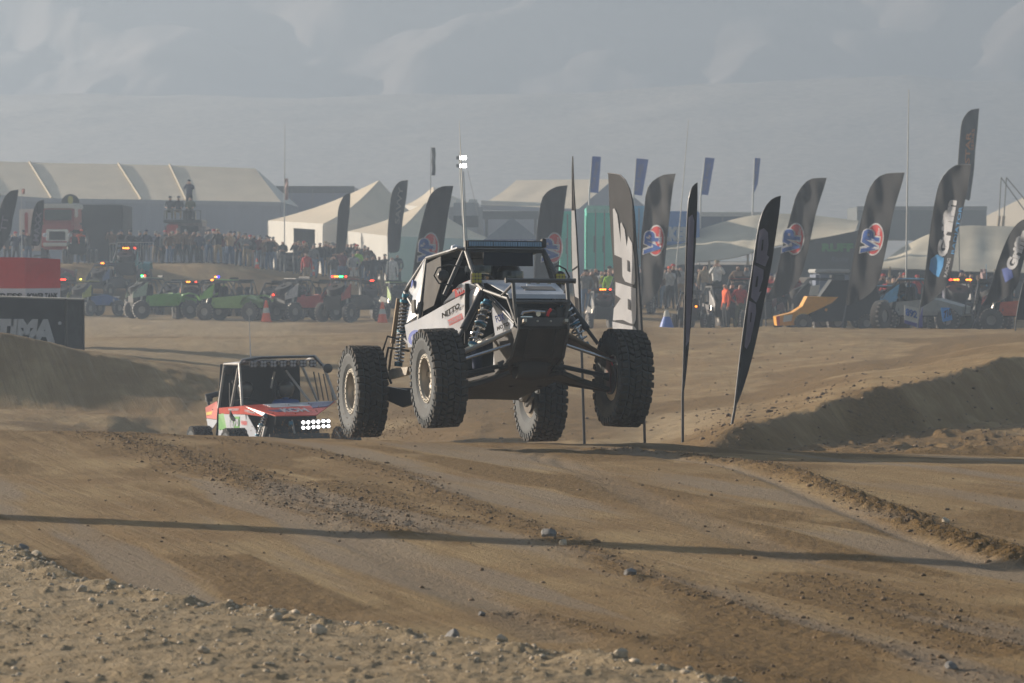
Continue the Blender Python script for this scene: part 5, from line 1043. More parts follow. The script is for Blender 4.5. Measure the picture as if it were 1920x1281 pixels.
shade('second grey shade roof behind the griffin flag, low dark front edge', [(1690, 465), (1740, 440), (1800, 424), (1870, 424), (1960, 426)], [(1630, 503), (1700, 504), (1780, 508), (1870, 510), (1990, 512)], 172, 162, under=(1560, 1990), posts=[(1668, 500), (1865, 505)])
T = Obj('side_wall_banner', 'dark awning side with dim green lettering between the two VP flags', 'banner', 1560, 168)
mb = MB(); mb.slab([P(1440, 468, 168), P(1610, 432, 168), P(1610, 520, 168), P(1440, 520, 168)], (0, .05, 0)); w_ = T.b(mb, 'cloth', M('dark green grey cloth', (.03, .036, .034), .9, var=.2)); mb = MB(); word(mb, 'RUFF', P(1541, 472, 167.9), P(1600, 472, 167.9) - P(1541, 472, 167.9), Vector((0, 0, .42)), .06); T.b(mb, 'lettering', fgrn, w_)
mb = MB(); word(mb, 'Racing', P(1558, 494, 167.9), P(1592, 492, 167.9) - P(1558, 494, 167.9), Vector((0, 0, .32)), .0, .3); T.b(mb, 'lettering', M('dim blue print', (.08, .10, .16), .8), w_)
canT = Obj('peaked_tent', 'far cream tent roof rising out of the right picture edge', 'tent', 1900, 250, 'white peaked tents')
A, b0_, b1_ = P(1990, 335, 255), P(1795, 432, 250), P(2010, 452, 240); b2_ = P(2100, 440, 262); bk_ = P(1880, 428, 275)
for q in ((b0_, b1_, A), (b1_, b2_, A), (b2_, bk_, A), (bk_, b0_, A)): mb = MB(); mb.slab(q, (0, 0, -.04)); canT.b(mb, 'roof_panel', tan)
for a_, c_ in ((b0_, b1_), (b1_, b2_)): mb = MB(); mb.slab([a_, c_, (c_.x, c_.y, 1), (a_.x, a_.y, 1)], (0, .04, 0)); canT.b(mb, 'wall_panel', tentw)

# ------------------------------------------------------------------ trailers, trucks, masts
def trailer(label, px0, px1, pyt, pyb, Y, dep, mat, name='race_trailer', text=None, tmat=None, doors=0, group=None, topband=None, wheels=True, tpos=(.2, .1, .6, .35), cat='trailer'):
    T = Obj(name, label, cat, (px0 + px1) / 2, Y, group); a, b = P(px0, pyb, Y), P(px1, pyt, Y); mb = MB(); mb.rbox((a.x, Y, a.z), (b.x, Y + dep, b.z), .06); bd = T.b(mb, 'body', mat)
    w, h = b.x - a.x, b.z - a.z
    if topband: mb = MB(); mb.box((a.x - .02, Y - .03, b.z - h * .10), (b.x + .02, Y + .01, b.z + .04)); T.b(mb, 'roof_rail', topband)
    for i in range(doors): x = a.x + w * (i + 1) / (doors + 1); mb = MB(); mb.box((x - .03, Y - .03, a.z + .1), (x + .03, Y + .002, b.z - .15)); T.b(mb, 'door_post', M('grey trim', (.2, .2, .2), .5))
    for i in range(doors): x = a.x + w * (i + .85) / (doors + 1); mb = MB(); mb.box((x - .02, Y - .05, a.z + h * .3), (x + .02, Y + .002, a.z + h * .55)); T.b(mb, 'door_handle', gun)
    if wheels:
        g = T.g((px0 + px1) / 2, Y)
        for k in (.15, .30): x = a.x + w * k; mb = MB(); mb.lathe([(.0, -.06), (.2, -.05), (.46, -.1), (.5, 0), (.46, .12), (0, .12)], (x, Y + .1, g + .48), (0, 1, 0), 18); T.b(mb, 'wheel', rub, None, True)
    if text: mb = MB(); word(mb, text, (a.x + w * tpos[0], Y - .02, a.z + h * tpos[1]), (w * tpos[2], 0, 0), (0, 0, h * tpos[3]), .08); T.b(mb, 'lettering', tmat or fwht, bd)
    return T
teal = M('teal panel', (.08, .55, .42), .45, var=.06, scale=1)
trailer('teal green box trailer with vertical seams behind the crowd, left of the white lettered flag', 1100, 1150, 387, 510, 172, 5, teal, doors=2, topband=M('pale teal rail', (.3, .6, .5), .5))
trailer('small teal trailer nose with slanted corner right behind the cab of the white buggy', 1050, 1078, 396, 510, 171, 4, teal, doors=1)
trailer('light blue slatted container behind the big grey flag', 1150, 1222, 386, 500, 180, 5, M('sky blue panel', (.10, .34, .50), .5, var=.1), doors=5)
trailer('blue and white box truck body with large white letters, left of the thin black flag', 1222, 1312, 396, 460, 176, 5, M('royal blue panel', (.05, .17, .45), .45, var=.08), text='LKER', doors=0, tpos=(.22, .12, .62, .42))
trailer('long dark blue trailer under a pale roof line, behind the grey shade roof', 1312, 1440, 399, 470, 205, 6, M('slate blue panel', (.06, .08, .14), .5), topband=tentw, doors=2)
trailer('long grey blue trailer with dark roof edge beyond the peaked tent', 508, 664, 350, 470, 245, 8, M('dusty blue panel', (.16, .18, .25), .6), topband=M('dark edge', (.04, .04, .05), .6), doors=3)
trailer('far dark grey trailer on the horizon behind the griffin flag', 1607, 1850, 388, 450, 240, 7, M('slate panel', (.09, .10, .10), .6), topband=M('mid grey rail', (.2, .2, .2), .6), doors=4)
trailer('dark open box container beside the fire truck, without any markings', 150, 229, 384, 490, 186, 5, M('black box', (.028, .030, .032), .8, var=.1), wheels=False, name='container', cat='container')
T = Obj('motorhome', 'white motorhome roofs with vents behind the light mast', 'motorhome', 880, 230); a, b = P(842, 470, 230), P(905, 380, 230); mb = MB(); mb.rbox((a.x, 230, a.z), (b.x, 236, b.z), .3); T.b(mb, 'body', M('grey motorhome', (.30, .30, .30), .5), None, True)
for k in (.2, .6): mb = MB(); mb.rbox((a.x + 2.2 * k, 231, b.z), (a.x + 2.2 * k + .6, 232, b.z + .25), .05); T.b(mb, 'roof_vent', tentw)
mb = MB(); mb.box((a.x + .3, 229.97, a.z + 1.6), (b.x - .3, 230.01, a.z + 2.4)); T.b(mb, 'window', dark)
# fire truck
T = Obj('fire_truck', 'red fire truck facing the camera with pale cab roof and wide windscreen', 'fire truck', 105, 178); Yk = 178
def bx(mb, x0, y0, x1, y1, Y, d, r=.04): a, b = P(x0, y1, Y), P(x1, y0, Y); mb.rbox((a.x, Y, a.z), (b.x, Y + d, b.z), r)
dred = M('fire red paint', (.35, .03, .03), .45, var=.1, dust=.2)
mb = MB(); bx(mb, 78, 418, 138, 468, Yk, 3.5, .1); bx(mb, 78, 386, 138, 420, Yk + .15, 3.4, .1); bd = T.b(mb, 'cab', dred); mb = MB(); bx(mb, 76, 382, 140, 391, Yk + .05, 3.6); T.b(mb, 'cab_roof', tentw); mb = MB(); bx(mb, 83, 393, 134, 413, Yk - .02, .1); T.b(mb, 'windscreen', M('dark glass', (.02, .03, .035), .15)); mb = MB(); bx(mb, 86, 430, 128, 452, Yk - .08, .1); gr_ = T.b(mb, 'grille', chrome)
mb = MB(); bx(mb, 92, 434, 122, 450, Yk - .14, .06); T.b(mb, 'grille_mesh', dark, gr_)
for px in (84, 131): mb = MB(); mb.lathe([(.12, 0), (.1, -.05)], P(px, 441, Yk - .1), (0, 1, 0), 12); T.b(mb, 'headlight', white)
mb = MB(); bx(mb, 80, 455, 136, 462, Yk - .4, .4); T.b(mb, 'bumper', tentw); mb = MB(); bx(mb, 36, 392, 77, 470, Yk + 1.5, 3.5); T.b(mb, 'side_body', tentw); mb = MB(); bx(mb, 46, 398, 52, 468, Yk + 1.4, .1); T.b(mb, 'ladder', dred)
for px in (84, 131): mb = MB(); c = P(px, 473, Yk + .6); mb.lathe([(0, -.15), (.5, -.15), (.52, 0), (.5, .15), (0, .15)], (c.x, c.y, gz(c.x, c.y) + .5), (1, 0, 0), 20); T.b(mb, 'wheel', rub, None, True)
mb = MB(); bx(mb, 140, 388, 146, 408, Yk - .1, .1); T.b(mb, 'mirror', tentw)
T = Obj('banner_arch', 'round topped dark flag with yellow emblem behind the fire truck roof', 'banner', 132, 181); mb = MB(); mb.slab([P(132 + 17 * math.cos(a), 381 - 17 * math.sin(a), 181) for a in [i * math.pi / 10 for i in range(11)]], (0, .05, 0)); w_ = T.b(mb, 'cloth', fdark); mb = MB(); mb.slab([P(132 + 5 * math.cos(a), 375 - 8 * math.sin(a), 180.97) for a in [i * math.pi / 6 for i in range(12)]], (0, .01, 0)); T.b(mb, 'emblem', M('yellow print', (.35, .32, .05), .8), w_)
for px in (120, 144): p = P(px, 381, 181.03); mb = MB(); mb.tube([p, (p.x, p.y, T.g(px, 181))], .03, 6); T.b(mb, 'pole', polem)
# light tower
T = Obj('light_tower', 'pale lighting mast with two pairs of lit lamps above the white buggy roof', 'light tower', 868, 186); mb = MB(); a, b = P(876, 520, 186), P(862, 300, 186); mb.tube([a, b], .10, 8, radii=[.085, .06]); mb.tube([b, b + Vector((-.02, 0, .45))], .03, 6); T.b(mb, 'mast', M('galvanised mast', (.40, .39, .36), .6, .2), None, True)
mb = MB(); a, b = P(879, 520, 186.2), P(869, 322, 186.2); mb.tube([a, b], .03, 6); T.b(mb, 'cable_trunk', gun)
for py in (296, 311):
    for dx in (0, 6):
        p = P(865.5 + dx, py, 185.8); mb = MB(); mb.rbox((p.x - .11, p.y, p.z - .12), (p.x + .11, p.y + .2, p.z + .12), .03); o = T.b(mb, 'lamp_housing', gun); mb = MB(); mb.box((p.x - .09, p.y - .02, p.z - .10), (p.x + .09, p.y - .004, p.z + .10)); T.b(mb, 'lit_lamp', M('lit tower lamp', (1, .98, .92), emit=5.0), o)
    mb = MB(); p = P(858, py, 186); mb.rbox((p.x - .08, p.y, p.z - .1), (p.x + .08, p.y + .2, p.z + .1), .03); T.b(mb, 'rear_lamp', gun)
mb = MB(); mb.tube([P(877, 320, 186), P(905, 440, 183)], .012, 5); T.b(mb, 'guy_wire', gun)
def mast(label, px0, py0, px1, py1, Y, r=.03, m=lpole, flag=None, name='whip_pole'):
    T = Obj(name, label, 'pole', px1, Y); a, b = P(px1, py1, Y), P(px0, py0, Y); a.z = min(a.z, T.g(px1, Y)); mb = MB(); mb.tube([a, a.lerp(b, .5), b], r, 6, radii=[r, r * .8, r * .4]); T.b(mb, 'pole', m)
    if flag:
        fx, fy, fw, fh, fm = flag; vs = []; mb = MB()
        for j in range(5):
            for i in range(4): vs.append(P(fx + fw * i / 3 + (j % 2), fy + fh * j / 4, Y + .08 * math.sin(i * 2 + j)))
        fs = [(j * 4 + i, j * 4 + i + 1, j * 4 + i + 5, j * 4 + i + 4) for j in range(4) for i in range(3)]; mb.add(vs, fs); mb.add([v + Vector((0, .01, 0)) for v in vs], [tuple(reversed(f)) for f in fs]); T.b(mb, 'cloth', fm)
mast('thin pale pole with a limp pinkish flag at the right end of the marquee', 534, 232, 533, 470, 175, .035, flag=(534, 335, 6, 40, M('faded flag cloth', (.5, .35, .33), .9)))
mast('thin dark pole with furled flag at its top, left of the light mast', 808, 275, 806, 440, 190, .03, polem, flag=(809, 277, 7, 52, fdark))
mast('tall white whip pole rising beside the brightest VP flag', 1704, 168, 1698, 520, 118, .035)
mast('faint pale pole leaning right above the blue box truck', 1291, 225, 1262, 470, 150, .03)
mast('short thin post with a red pennant behind the fire truck', 40, 352, 41, 470, 170, .03, lpole, flag=(41, 354, 5, 10, M('faded red', (.4, .15, .12), .9)))
mast('short pole with small pink and blue flag between the last two dark flags', 1849, 495, 1853, 610, 128, .02, M('blue pole', (.2, .45, .7), .6), flag=(1838, 505, 11, 22, M('faded flag cloth', (.5, .35, .33), .9)))
T = Obj('crane', 'lattice crane boom with hanging cables in front of the far right tent', 'crane', 1875, 200)
for a, b in (((1872, 430), (1877, 333)), ((1881, 430), (1887, 333)), ((1877, 333), (1925, 400)), ((1887, 333), (1940, 396))): mb = MB(); mb.tube([P(*a, 200), P(*b, 200)], .035, 6); T.b(mb, 'boom_member', gun)
mb = MB(); mb.tube([P(1871, 430, 200), P(1874, 405, 200)], .09, 6); mb.tube([P(1880, 430, 200), P(1882, 405, 200)], .09, 6); T.b(mb, 'hook_block', M('tan post', (.35, .27, .17), .8)); mb = MB(); p, q = P(1872, 429, 200), P(1886, 429, 200); mb.box((p.x, 199.8, T.g(1876, 200)), (q.x, 200.3, p.z)); T.b(mb, 'base', gun)

# ------------------------------------------------------------------ barrier and red box at left
T = Obj('barrier', 'dark banner covered barrier with grey TIMA lettering at the left edge', 'barrier', 70, 84.5)
a, b = P(-60, 556, 84), P(124, 562, 84); c = P(156, 563, 84.9); zb = -.7; bm_ = M('dark banner cloth', (.030, .032, .034), .85, var=.25, scale=2.5, spec=.2)
mb = MB(); mb.slab([a, b, (b.x, b.y, zb), (a.x, a.y, zb)], (0, .04, 0)); f1 = T.b(mb, 'front_banner', bm_)
mb = MB(); mb.slab([b, c, (c.x, c.y, zb), (b.x, b.y, zb)], (0, .04, 0)); T.b(mb, 'end_banner', M('dark end cloth', (.045, .047, .047), .85, var=.3, scale=5, spec=.2))
for q in (b, c): mb = MB(); mb.tube([q + Vector((0, -.01, .02)), (q.x, q.y, zb)], .035, 8); T.b(mb, 'post', blk)
mb = MB(); mb.slab([a, b, b + Vector((0, 1.4, .0)), a + Vector((0, 1.4, 0))], (0, 0, .03)); mb.slab([b, c, c + Vector((0, .8, 0)), b + Vector((0, 1.4, 0))], (0, 0, .03)); T.b(mb, 'top_board', M('dusty top board', (.28, .26, .23), .9))
mb = MB(); o0 = P(-72, 641, 83.93); word(mb, 'OPTIMA', o0, P(103, 643, 83.93) - o0, Vector((0, 0, .60)), .09, .12); T.b(mb, 'lettering', M('grey lettering', (.42, .43, .45), .8), f1)
mb = MB(); mb.lathe([(.045, 0), (.045, .01)], P(112, 606, 83.93), (0, 1, 0), 12); T.b(mb, 'registered_mark', M('grey lettering', (.42, .43, .45), .8), f1)
T = Obj('red_box', 'red cube booth with white lower band standing behind the lettered barrier', 'booth', 60, 92)
n0, n1, n2 = P(-40, 484, 92.6), P(47, 485, 92), P(113, 488, 93.6); wz = P(47, 541, 92).z; rm = M('red vinyl', (.60, .07, .07), .6, var=.05, trans=.15); wm = M('white vinyl', (.62, .60, .66), .6, var=.05)
bk = Vector((n2.x - (n1.x - n0.x), n2.y + (n0.y - n1.y) + 1, n2.z))
for p, q in ((n0, n1), (n1, n2)):
    mb = MB(); mb.slab([p, q, (q.x, q.y, wz), (p.x, p.y, wz)], (0, .03, 0)); T.b(mb, 'red_panel', rm); mb = MB(); mb.slab([(p.x, p.y, wz), (q.x, q.y, wz), (q.x, q.y, -.6), (p.x, p.y, -.6)], (0, .03, 0)); w_ = T.b(mb, 'white_panel', wm)
    mb = MB(); word(mb, 'POWER TANK' if p == n1 else 'EXPRESS', Vector((p.x, p.y - .03, wz - .30)).lerp(Vector((q.x, q.y - .03, wz - .30)), .06), Vector((q.x - p.x, q.y - p.y, 0)) * .88, Vector((0, 0, .17)), .05); T.b(mb, 'lettering', ink, w_)
mb = MB(); mb.slab([n0, n1, n2, bk], (0, 0, .03)); T.b(mb, 'top_panel', rm)
mb = MB(); mb.slab([n2, bk, (bk.x, bk.y, -.6), (n2.x, n2.y, -.6)], (0, .03, 0)); T.b(mb, 'back_panel', rm)
# tall post out of the frame whose shadow crosses the track
s0, s1 = gpx(0, 964), gpx(1920, 1048); d_ = Vector((s1[0] - s0[0], s1[1] - s0[1], 0)).normalized(); SHD = d_
base = Vector((s0[0], s0[1], 0)) - d_ * 9.0
T = thing('banner_tower', 'tall square truss tower outside the left edge, throwing its thin shadow across the track', 'tower', (base.x, base.y, 0), math.atan2(d_.y, d_.x))
for x in (-.17, .17):
    for y in (-.17, .17): mb = MB(); mb.tube([(x, y, -.1), (x, y, 8.5)], .045, 8); mb.build('upright', gun, T, True)
for k in range(16):
    for s_ in (-1, 1):
        mb = MB(); mb.tube([(-.17, s_ * .17, .1 + k * .52), (.17, s_ * .17, .1 + (k + 1) * .52)], .022, 6); mb.build('brace', gun, T); mb = MB(); mb.tube([(s_ * .17, -.17, .1 + k * .52), (s_ * .17, .17, .1 + (k + 1) * .52)], .022, 6); mb.build('brace', gun, T)
mb = MB(); mb.box((-.21, -.20, .3), (-.20, .20, 8.4)); mb.build('wrap', fdark, T); mb = MB(); mb.box((-.4, -.4, -.1), (.4, .4, .04)); mb.build('foot_plate', gun, T)
# ------------------------------------------------------------------ cars, cones, fences and people in the background
def led(T, px, py, Y, col, w=.14, h=.09, n=1, name='lit_lamp', st=3.5, k=''):
    for i in range(n): p = P(px + i * w * 1.1 * F / Y, py, Y); mb = MB(); mb.rbox((p.x - w / 2, p.y, p.z - h / 2), (p.x + w / 2, p.y + .05, p.z + h / 2), .015); T.b(mb, name, M('lit %s' % (col,), col, emit=st))
LR, LO, LG, LB_, LY = (1, .05, .02), (1, .25, .02), (.05, 1, .25), (.02, .03, 1), (1, .85, .1)
ME_FARWHEEL = shared((lambda m: (setattr(m, 'm', 0), m.lathe([(.20, -.15), (.42, -.16), (.49, -.12), (.51, 0), (.49, .12), (.42, .16), (.20, .15)], (0, 0, 0), (1, 0, 0), 24, closed=True), setattr(m, 'm', 1), m.lathe([(.21, -.12), (.18, .0), (.20, .12), (.05, .09), (0, .1)], (0, 0, 0), (1, 0, 0), 20), [m.lathe([(.03, .08), (.03, .16)], (0, .49 * math.cos(t), .49 * math.sin(t)), (1, 0, 0), 5) for t in [i * math.pi / 10 for i in range(20)]], m)[-1])(MB()), 'wheel', [M('far tyre', (.055, .056, .058), .85, dust=.3), M('far rim', (.30, .29, .27), .5, .3, dust=.3)], True)
def far_buggy(label, px, py, Y, yaw, col, col2=None, style='buggy', scale=1.0, group='race vehicles waiting behind the track', lamps=(), name='race_vehicle', cat='race vehicle', spare=True, rnd=0):
    """front points to local -Y; yaw 0 faces the camera"""
    x = P(px, 500, Y).x; z = gz(x, Y); T = thing(name, label, cat, (x, Y, z), yaw, group); scale *= .74; T.scale = (scale,) * 3; rr = random.Random(px * 7 + rnd)
    cm = M('far paint %s' % (col,), col, .5, var=.15, dust=.22); c2 = M('far paint %s' % (col2,), col2, .5, var=.15, dust=.2) if col2 else blk
    R = .50
    for sx, y in ((-.85, -1.35), (.85, -1.35), (-.85, 1.35), (.85, 1.35)):
        o = bpy.data.objects.new('wheel', ME_FARWHEEL); COL.objects.link(o); o.parent = T; o.location = (sx, y, R); o.rotation_euler = (rr.random() * 3, 0, math.pi if sx < 0 else 0)
    def add(name, mb, mat, sm=False): return mb.build(name, mat, T, sm, Matrix.Diagonal((1, 1, 1.25, 1)))
    mb = MB(); mb.rbox((-.55, -1.5, .5), (.55, 1.6, .72), .06); add('chassis', mb, blk)
    # hood wedge
    mb = MB(); mb.slab([(-.5, -1.85, .85), (.5, -1.85, .85), (.6, -.55, 1.12), (-.6, -.55, 1.12)], (0, 0, -.3)); add('hood', mb, cm)
    for s_ in (-1, 1):
        mb = MB(); mb.slab([(s_ * .62, -1.0, .75), (s_ * .64, -.5, 1.1), (s_ * .72, 1.0, 1.0), (s_ * .72, 1.1, .55), (s_ * .60, -.8, .55)], (-s_ * .03, 0, 0)); add('door', mb, cm)
        mb = MB(); mb.slab([(s_ * .70, 1.02, 1.02), (s_ * .66, .9, 1.6), (s_ * .66, 1.75, 1.15), (s_ * .7, 1.8, .9)], (-s_ * .03, 0, 0)); add('rear_panel', mb, c2 if col2 else cm)
        mb = MB(); mb.tube([(s_ * .60, -.55, 1.08), (s_ * .52, .05, 1.72), (s_ * .54, 1.0, 1.74), (s_ * .66, 1.7, 1.1)], .035, 6); mb.tube([(s_ * .54, .95, 1.72), (s_ * .7, .9, .7)], .03, 6); add('cage_side', mb, gun, True)
        if style == 'jeep':
            pts = [(-1.95 + .0, .82), (-1.75, 1.05), (-1.35, 1.13), (-.95, 1.05), (-.78, .75)]
            mb = MB()
            for (y0, z0), (y1, z1) in zip(pts[:-1], pts[1:]): mb.slab([(s_ * .60, y0, z0), (s_ * 1.02, y0, z0), (s_ * 1.02, y1, z1), (s_ * .60, y1, z1)], (0, 0, -.04))
            add('fender', mb, cm)
        mb = MB(); mb.tube([(s_ * .45, -1.2, .95), (s_ * .72, -1.3, .55)], .05, 6); add('shock', mb, alu)
        mb = MB(); mb.tube([(s_ * .6, 1.2, 1.15), (s_ * .74, 1.4, .55)], .06, 6); add('shock', mb, alu)
    mb = MB(); mb.tube([(-.52, .05, 1.72), (.52, .05, 1.72)], .035, 6); add('roof_bar', mb, gun)
    mb = MB(); mb.slab([(-.53, .05, 1.75), (.53, .05, 1.75), (.54, 1.0, 1.77), (-.54, 1.0, 1.77)], (0, 0, .03)); add('roof', mb, c2 if rr.random() < .6 else blk)
    mb = MB(); mb.slab([(-.6, -.5, 1.1), (.6, -.5, 1.1), (.6, -.45, .6), (-.6, -.45, .6)], (0, .03, 0)); add('dash_wall', mb, dark)
    for x_ in (-.28, .28): mb = MB(); mb.rbox((x_ - .2, .6, .7), (x_ + .2, .78, 1.5), .05); add('seat', mb, dark)
    mb = MB(); mb.rbox((-.62, .85, .6), (.62, 1.7, 1.1), .1); add('engine_cover', mb, blk)
    if spare: mb = MB(); mb.lathe([(.15, -.14), (.46, -.14), (.49, 0), (.46, .14), (.15, .14)], (0, 1.35, 1.35), (0, .35, 1), 20, closed=True); add('spare_tyre', mb, rub, True)
    mb = MB(); mb.tube([(-.45, -1.95, .95), (.45, -1.95, .95)], .04, 6); mb.tube([(-.35, -1.95, .95), (-.35, -1.9, .6), (.35, -1.9, .6), (.35, -1.95, .95)], .035, 6); add('bumper', mb, gun)
    mb = MB(); mb.rbox((-.5, .0, 1.79), (.5, .06, 1.88), .01); add('light_bar', mb, blk)
    class W_: pass
    for (dx, dy, dz, c, n) in lamps:
        for i in range(n): mb = MB(); mb.rbox((dx + i * .13 - .055, dy - .03, dz - .03), (dx + i * .13 + .055, dy + .03, dz + .03), .012); add('lit_lamp', mb, M('lit %s' % (c,), c, emit=3.0))
    return T
PI = math.pi
# left pack; most show their rear or side to us
q1 = (.05, .30, .55)
far_buggy('dark buggy with red roof beacon, peeping out right of the red booth', 125, 560, 160, PI * .95, (.10, .10, .11), lamps=[(-.2, 1.05, 1.9, LR, 3)])
far_buggy('blue and yellow trimmed buggy with yellow roof lamp, second from the red booth', 176, 565, 158, PI * .80, (.04, .12, .35), (.35, .38, .06), lamps=[(.15, 1.05, 1.88, LY, 1)])
far_buggy('tall dark truck with turquoise corner and amber lights, furthest of the left pack', 243, 555, 168, PI * .98, (.08, .30, .32), None, style='jeep', scale=1.18, lamps=[(-.1, 1.05, 1.75, LO, 3), (-.5, 1.05, 1.75, LR, 1)])
far_buggy('bright green jeep with red and green roof lights, biggest green one left of centre', 302, 590, 150, PI * .62, (.16, .40, .07), (.30, .40, .30), style='jeep', scale=1.12, lamps=[(-.45, 1.02, 1.86, LR, 2), (.0, 1.02, 1.86, LG, 3)])
far_buggy('dark buggy carrying an orange strip, between the two green jeeps', 356, 590, 152, PI * 1.05, (.09, .08, .08), (.70, .20, .03), lamps=[(-.3, 1.02, 1.85, LR, 1), (.1, 1.02, 1.85, LO, 2)])
far_buggy('pale green jeep with white number and blue roof beacon, left of the orange cone', 440, 605, 147, PI * .38, (.22, .38, .10), (.16, .40, .06), style='jeep', scale=1.10, lamps=[(-.55, .9, 1.9, LO, 2), (-.25, .9, 1.9, LB_, 2)])
far_buggy('black low buggy mostly hidden beside the orange cone', 524, 605, 149, PI * .9, (.04, .04, .045), None, spare=True)
far_buggy('red and white buggy with glowing red tail lamp, right of the cone', 572, 605, 147, PI * .72, (.50, .05, .04), (.55, .52, .50), scale=1.12, lamps=[(.5, 1.72, 1.1, LR, 1)])
far_buggy('dark buggy with red plate, green and amber roof lights, nearest of the left pack', 658, 607, 143, PI * .82, (.06, .06, .06), (.42, .06, .04), scale=1.12, lamps=[(-.15, 1.02, 1.88, LG, 2), (.15, 1.02, 1.88, LO, 2), (.45, 1.02, 1.88, LR, 1), (-.4, 1.02, 1.88, LR, 1)])
far_buggy('grey buggy with lime patch, half hidden behind the white buggy rear shock', 738, 600, 150, PI * 1.1, (.12, .13, .12), (.25, .40, .08))
far_buggy('low dark red car with a yellow lamp, parked above the red booth', 92, 492, 168, PI * .5, (.22, .03, .05), None, scale=.95, lamps=[(.2, -.2, 1.2, LY, 1)])
for i, (px, Y, yw, c1, c2_, lb) in enumerate([(150, 172, 1.0, (.08,.08,.10), None, 'dark narrow buggy behind the blue and yellow one'), (205, 166, .85, (.06,.06,.07), (.1,.15,.3), 'dark blue roofed buggy between the yellow lamp and turquoise corner'), (270, 163, 1.1, (.12,.12,.12), None, 'grey buggy squeezed behind the bright green jeep'),
    (335, 162, .9, (.07,.07,.08), (.35,.35,.36), 'dark buggy with pale corner panel above the orange strip'), (392, 160, 1.0, (.05,.06,.10), None, 'navy buggy left of the blue roof beacon'), (415, 157, .8, (.10,.10,.11), (.2,.2,.22), 'grey roofed buggy behind the pale green jeep'), (462, 158, .95, (.05,.05,.05), None, 'black buggy just left of the tall cone'),
    (552, 156, 1.1, (.10,.06,.05), None, 'brownish buggy behind the tall cone'), (612, 156, .9, (.05,.05,.07), (.3,.05,.04), 'dark buggy with red side behind the red and white one'), (690, 153, 1.05, (.07,.07,.07), None, 'dark buggy left of the second cone')]):
    far_buggy(lb, px, 560, Y, PI * yw, c1, c2_, spare=bool(i % 2), lamps=[(-.2, 1.02, 1.86, LR if i % 3 == 0 else LO, 1 + i % 2)] if i % 4 == 1 else [])
# right pack
for i, (px, Y, yw, c1, c2_, lb) in enumerate([(1180, 134, .9, (.2,.2,.2), None, 'grey low buggy hidden by the big lettered flag'), (1340, 128, 1.1, (.08,.08,.09), None, 'dark buggy left of the orange vest'), (1440, 124, .9, (.12,.03,.03), None, 'dark red buggy left of the yellow nose'), (1680, 128, .8, (.05,.05,.05), (.1,.3,.5), 'black buggy behind the big dusty tyre'), (1820, 130, 1.1, (.2,.2,.2), None, 'grey buggy between griffin flag and leaning flag')]):
    far_buggy(lb, px, 560, Y, PI * yw, c1, c2_, spare=bool(i % 2))
far_buggy('grey buggy with amber roof strip behind the right wheel arms of the white buggy', 1125, 600, 128, PI * 1.05, (.16, .16, .16), None, lamps=[(-.4, 1.05, 1.86, LR, 1), (-.1, 1.05, 1.86, LO, 3)], scale=.9)
far_buggy('low dark car with two red tail lights behind the thin black flag', 1300, 612, 122, PI * .93, (.05, .05, .055), None, scale=.85, lamps=[(-.45, 1.72, 1.15, LO, 1), (-.1, 1.72, 1.15, LR, 2)], spare=False)
far_buggy('dark buggy with small amber lamp between the yellow car and the big tyre', 1604, 615, 120, PI * .60, (.05, .06, .06), (.30, .45, .60), lamps=[(.4, -.4, 1.3, LO, 1)])
far_buggy('blue grey buggy with white number board, right of the big far tyre', 1735, 622, 116, PI * .34, (.30, .31, .30), (.10, .35, .60), scale=1.12)
far_buggy('navy domed car with red and amber strip lights, behind the griffin flag', 1790, 610, 126, PI * 1.0, (.03, .04, .09), None, scale=1.15, lamps=[(-.55, 1.05, 1.8, LO, 2), (.0, 1.05, 1.8, LO, 2), (.30, 1.05, 1.8, LR, 3)])
far_buggy('black buggy under the leaning griffin flag near the right edge', 1858, 615, 122, PI * .95, (.05, .045, .045), None, scale=1.1)
far_buggy('orange red fendered jeep cut by the right picture edge', 1925, 622, 118, PI * .42, (.62, .10, .04), (.55, .10, .05), style='jeep', scale=1.15)
far_buggy('black race buggy standing under the shade roof left of the yellow car', 1395, 590, 132, PI * .9, (.04, .04, .04), (.35, .04, .05))
far_buggy('black buggy with tall cage behind the yellow car', 1560, 600, 128, PI * .5, (.03, .03, .03), None, scale=1.2)
# yellow wedge car, side on
T = Obj('race_vehicle', 'yellow wedge nosed race buggy facing left with white number plates', 'race vehicle', 1520, 117, 'race vehicles waiting behind the track'); Yy = 116.3; ym = M('orange yellow paint', (.78, .36, .03), .45, var=.1, dust=.12)
def sidepoly(pts, d, name, mat, o=0, par=None): mb = MB(); mb.slab([P(a, b, Yy + o) for a, b in pts], (0, d, 0)); return T.b(mb, name, mat, par)
bd = sidepoly([(1455, 594), (1487, 586), (1504, 575), (1514, 556), (1572, 557), (1560, 568), (1540, 578), (1518, 588), (1496, 598), (1490, 610), (1457, 611)], 1.3, 'nose_body', ym)
sidepoly([(1521, 536), (1537, 534), (1534, 555), (1517, 553)], .03, 'number_plate', tentw, -.02); sidepoly([(1470, 592), (1486, 590), (1484, 602), (1468, 604)], .02, 'number_plate', tentw, -.04, bd)
sidepoly([(1538, 556), (1560, 525), (1640, 525), (1650, 560), (1640, 600), (1530, 604), (1500, 602), (1540, 578)], 1.3, 'cab_body', M('black body', (.02, .02, .022), .6), .05)
sidepoly([(1455, 594), (1462, 592), (1462, 611), (1457, 611)], .02, 'nose_stripe', redw, -.06, bd)
for px in (1506, 1625): c = P(px, 607, 116.2); o = bpy.data.objects.new('wheel', ME_FARWHEEL); COL.objects.link(o); o.parent = T.e; o.scale = (.62,) * 3; o.location = Vector((c.x, c.y, gz(c.x, 117) + .33)) - T.o; o.rotation_euler = (0, 0, -PI / 2)
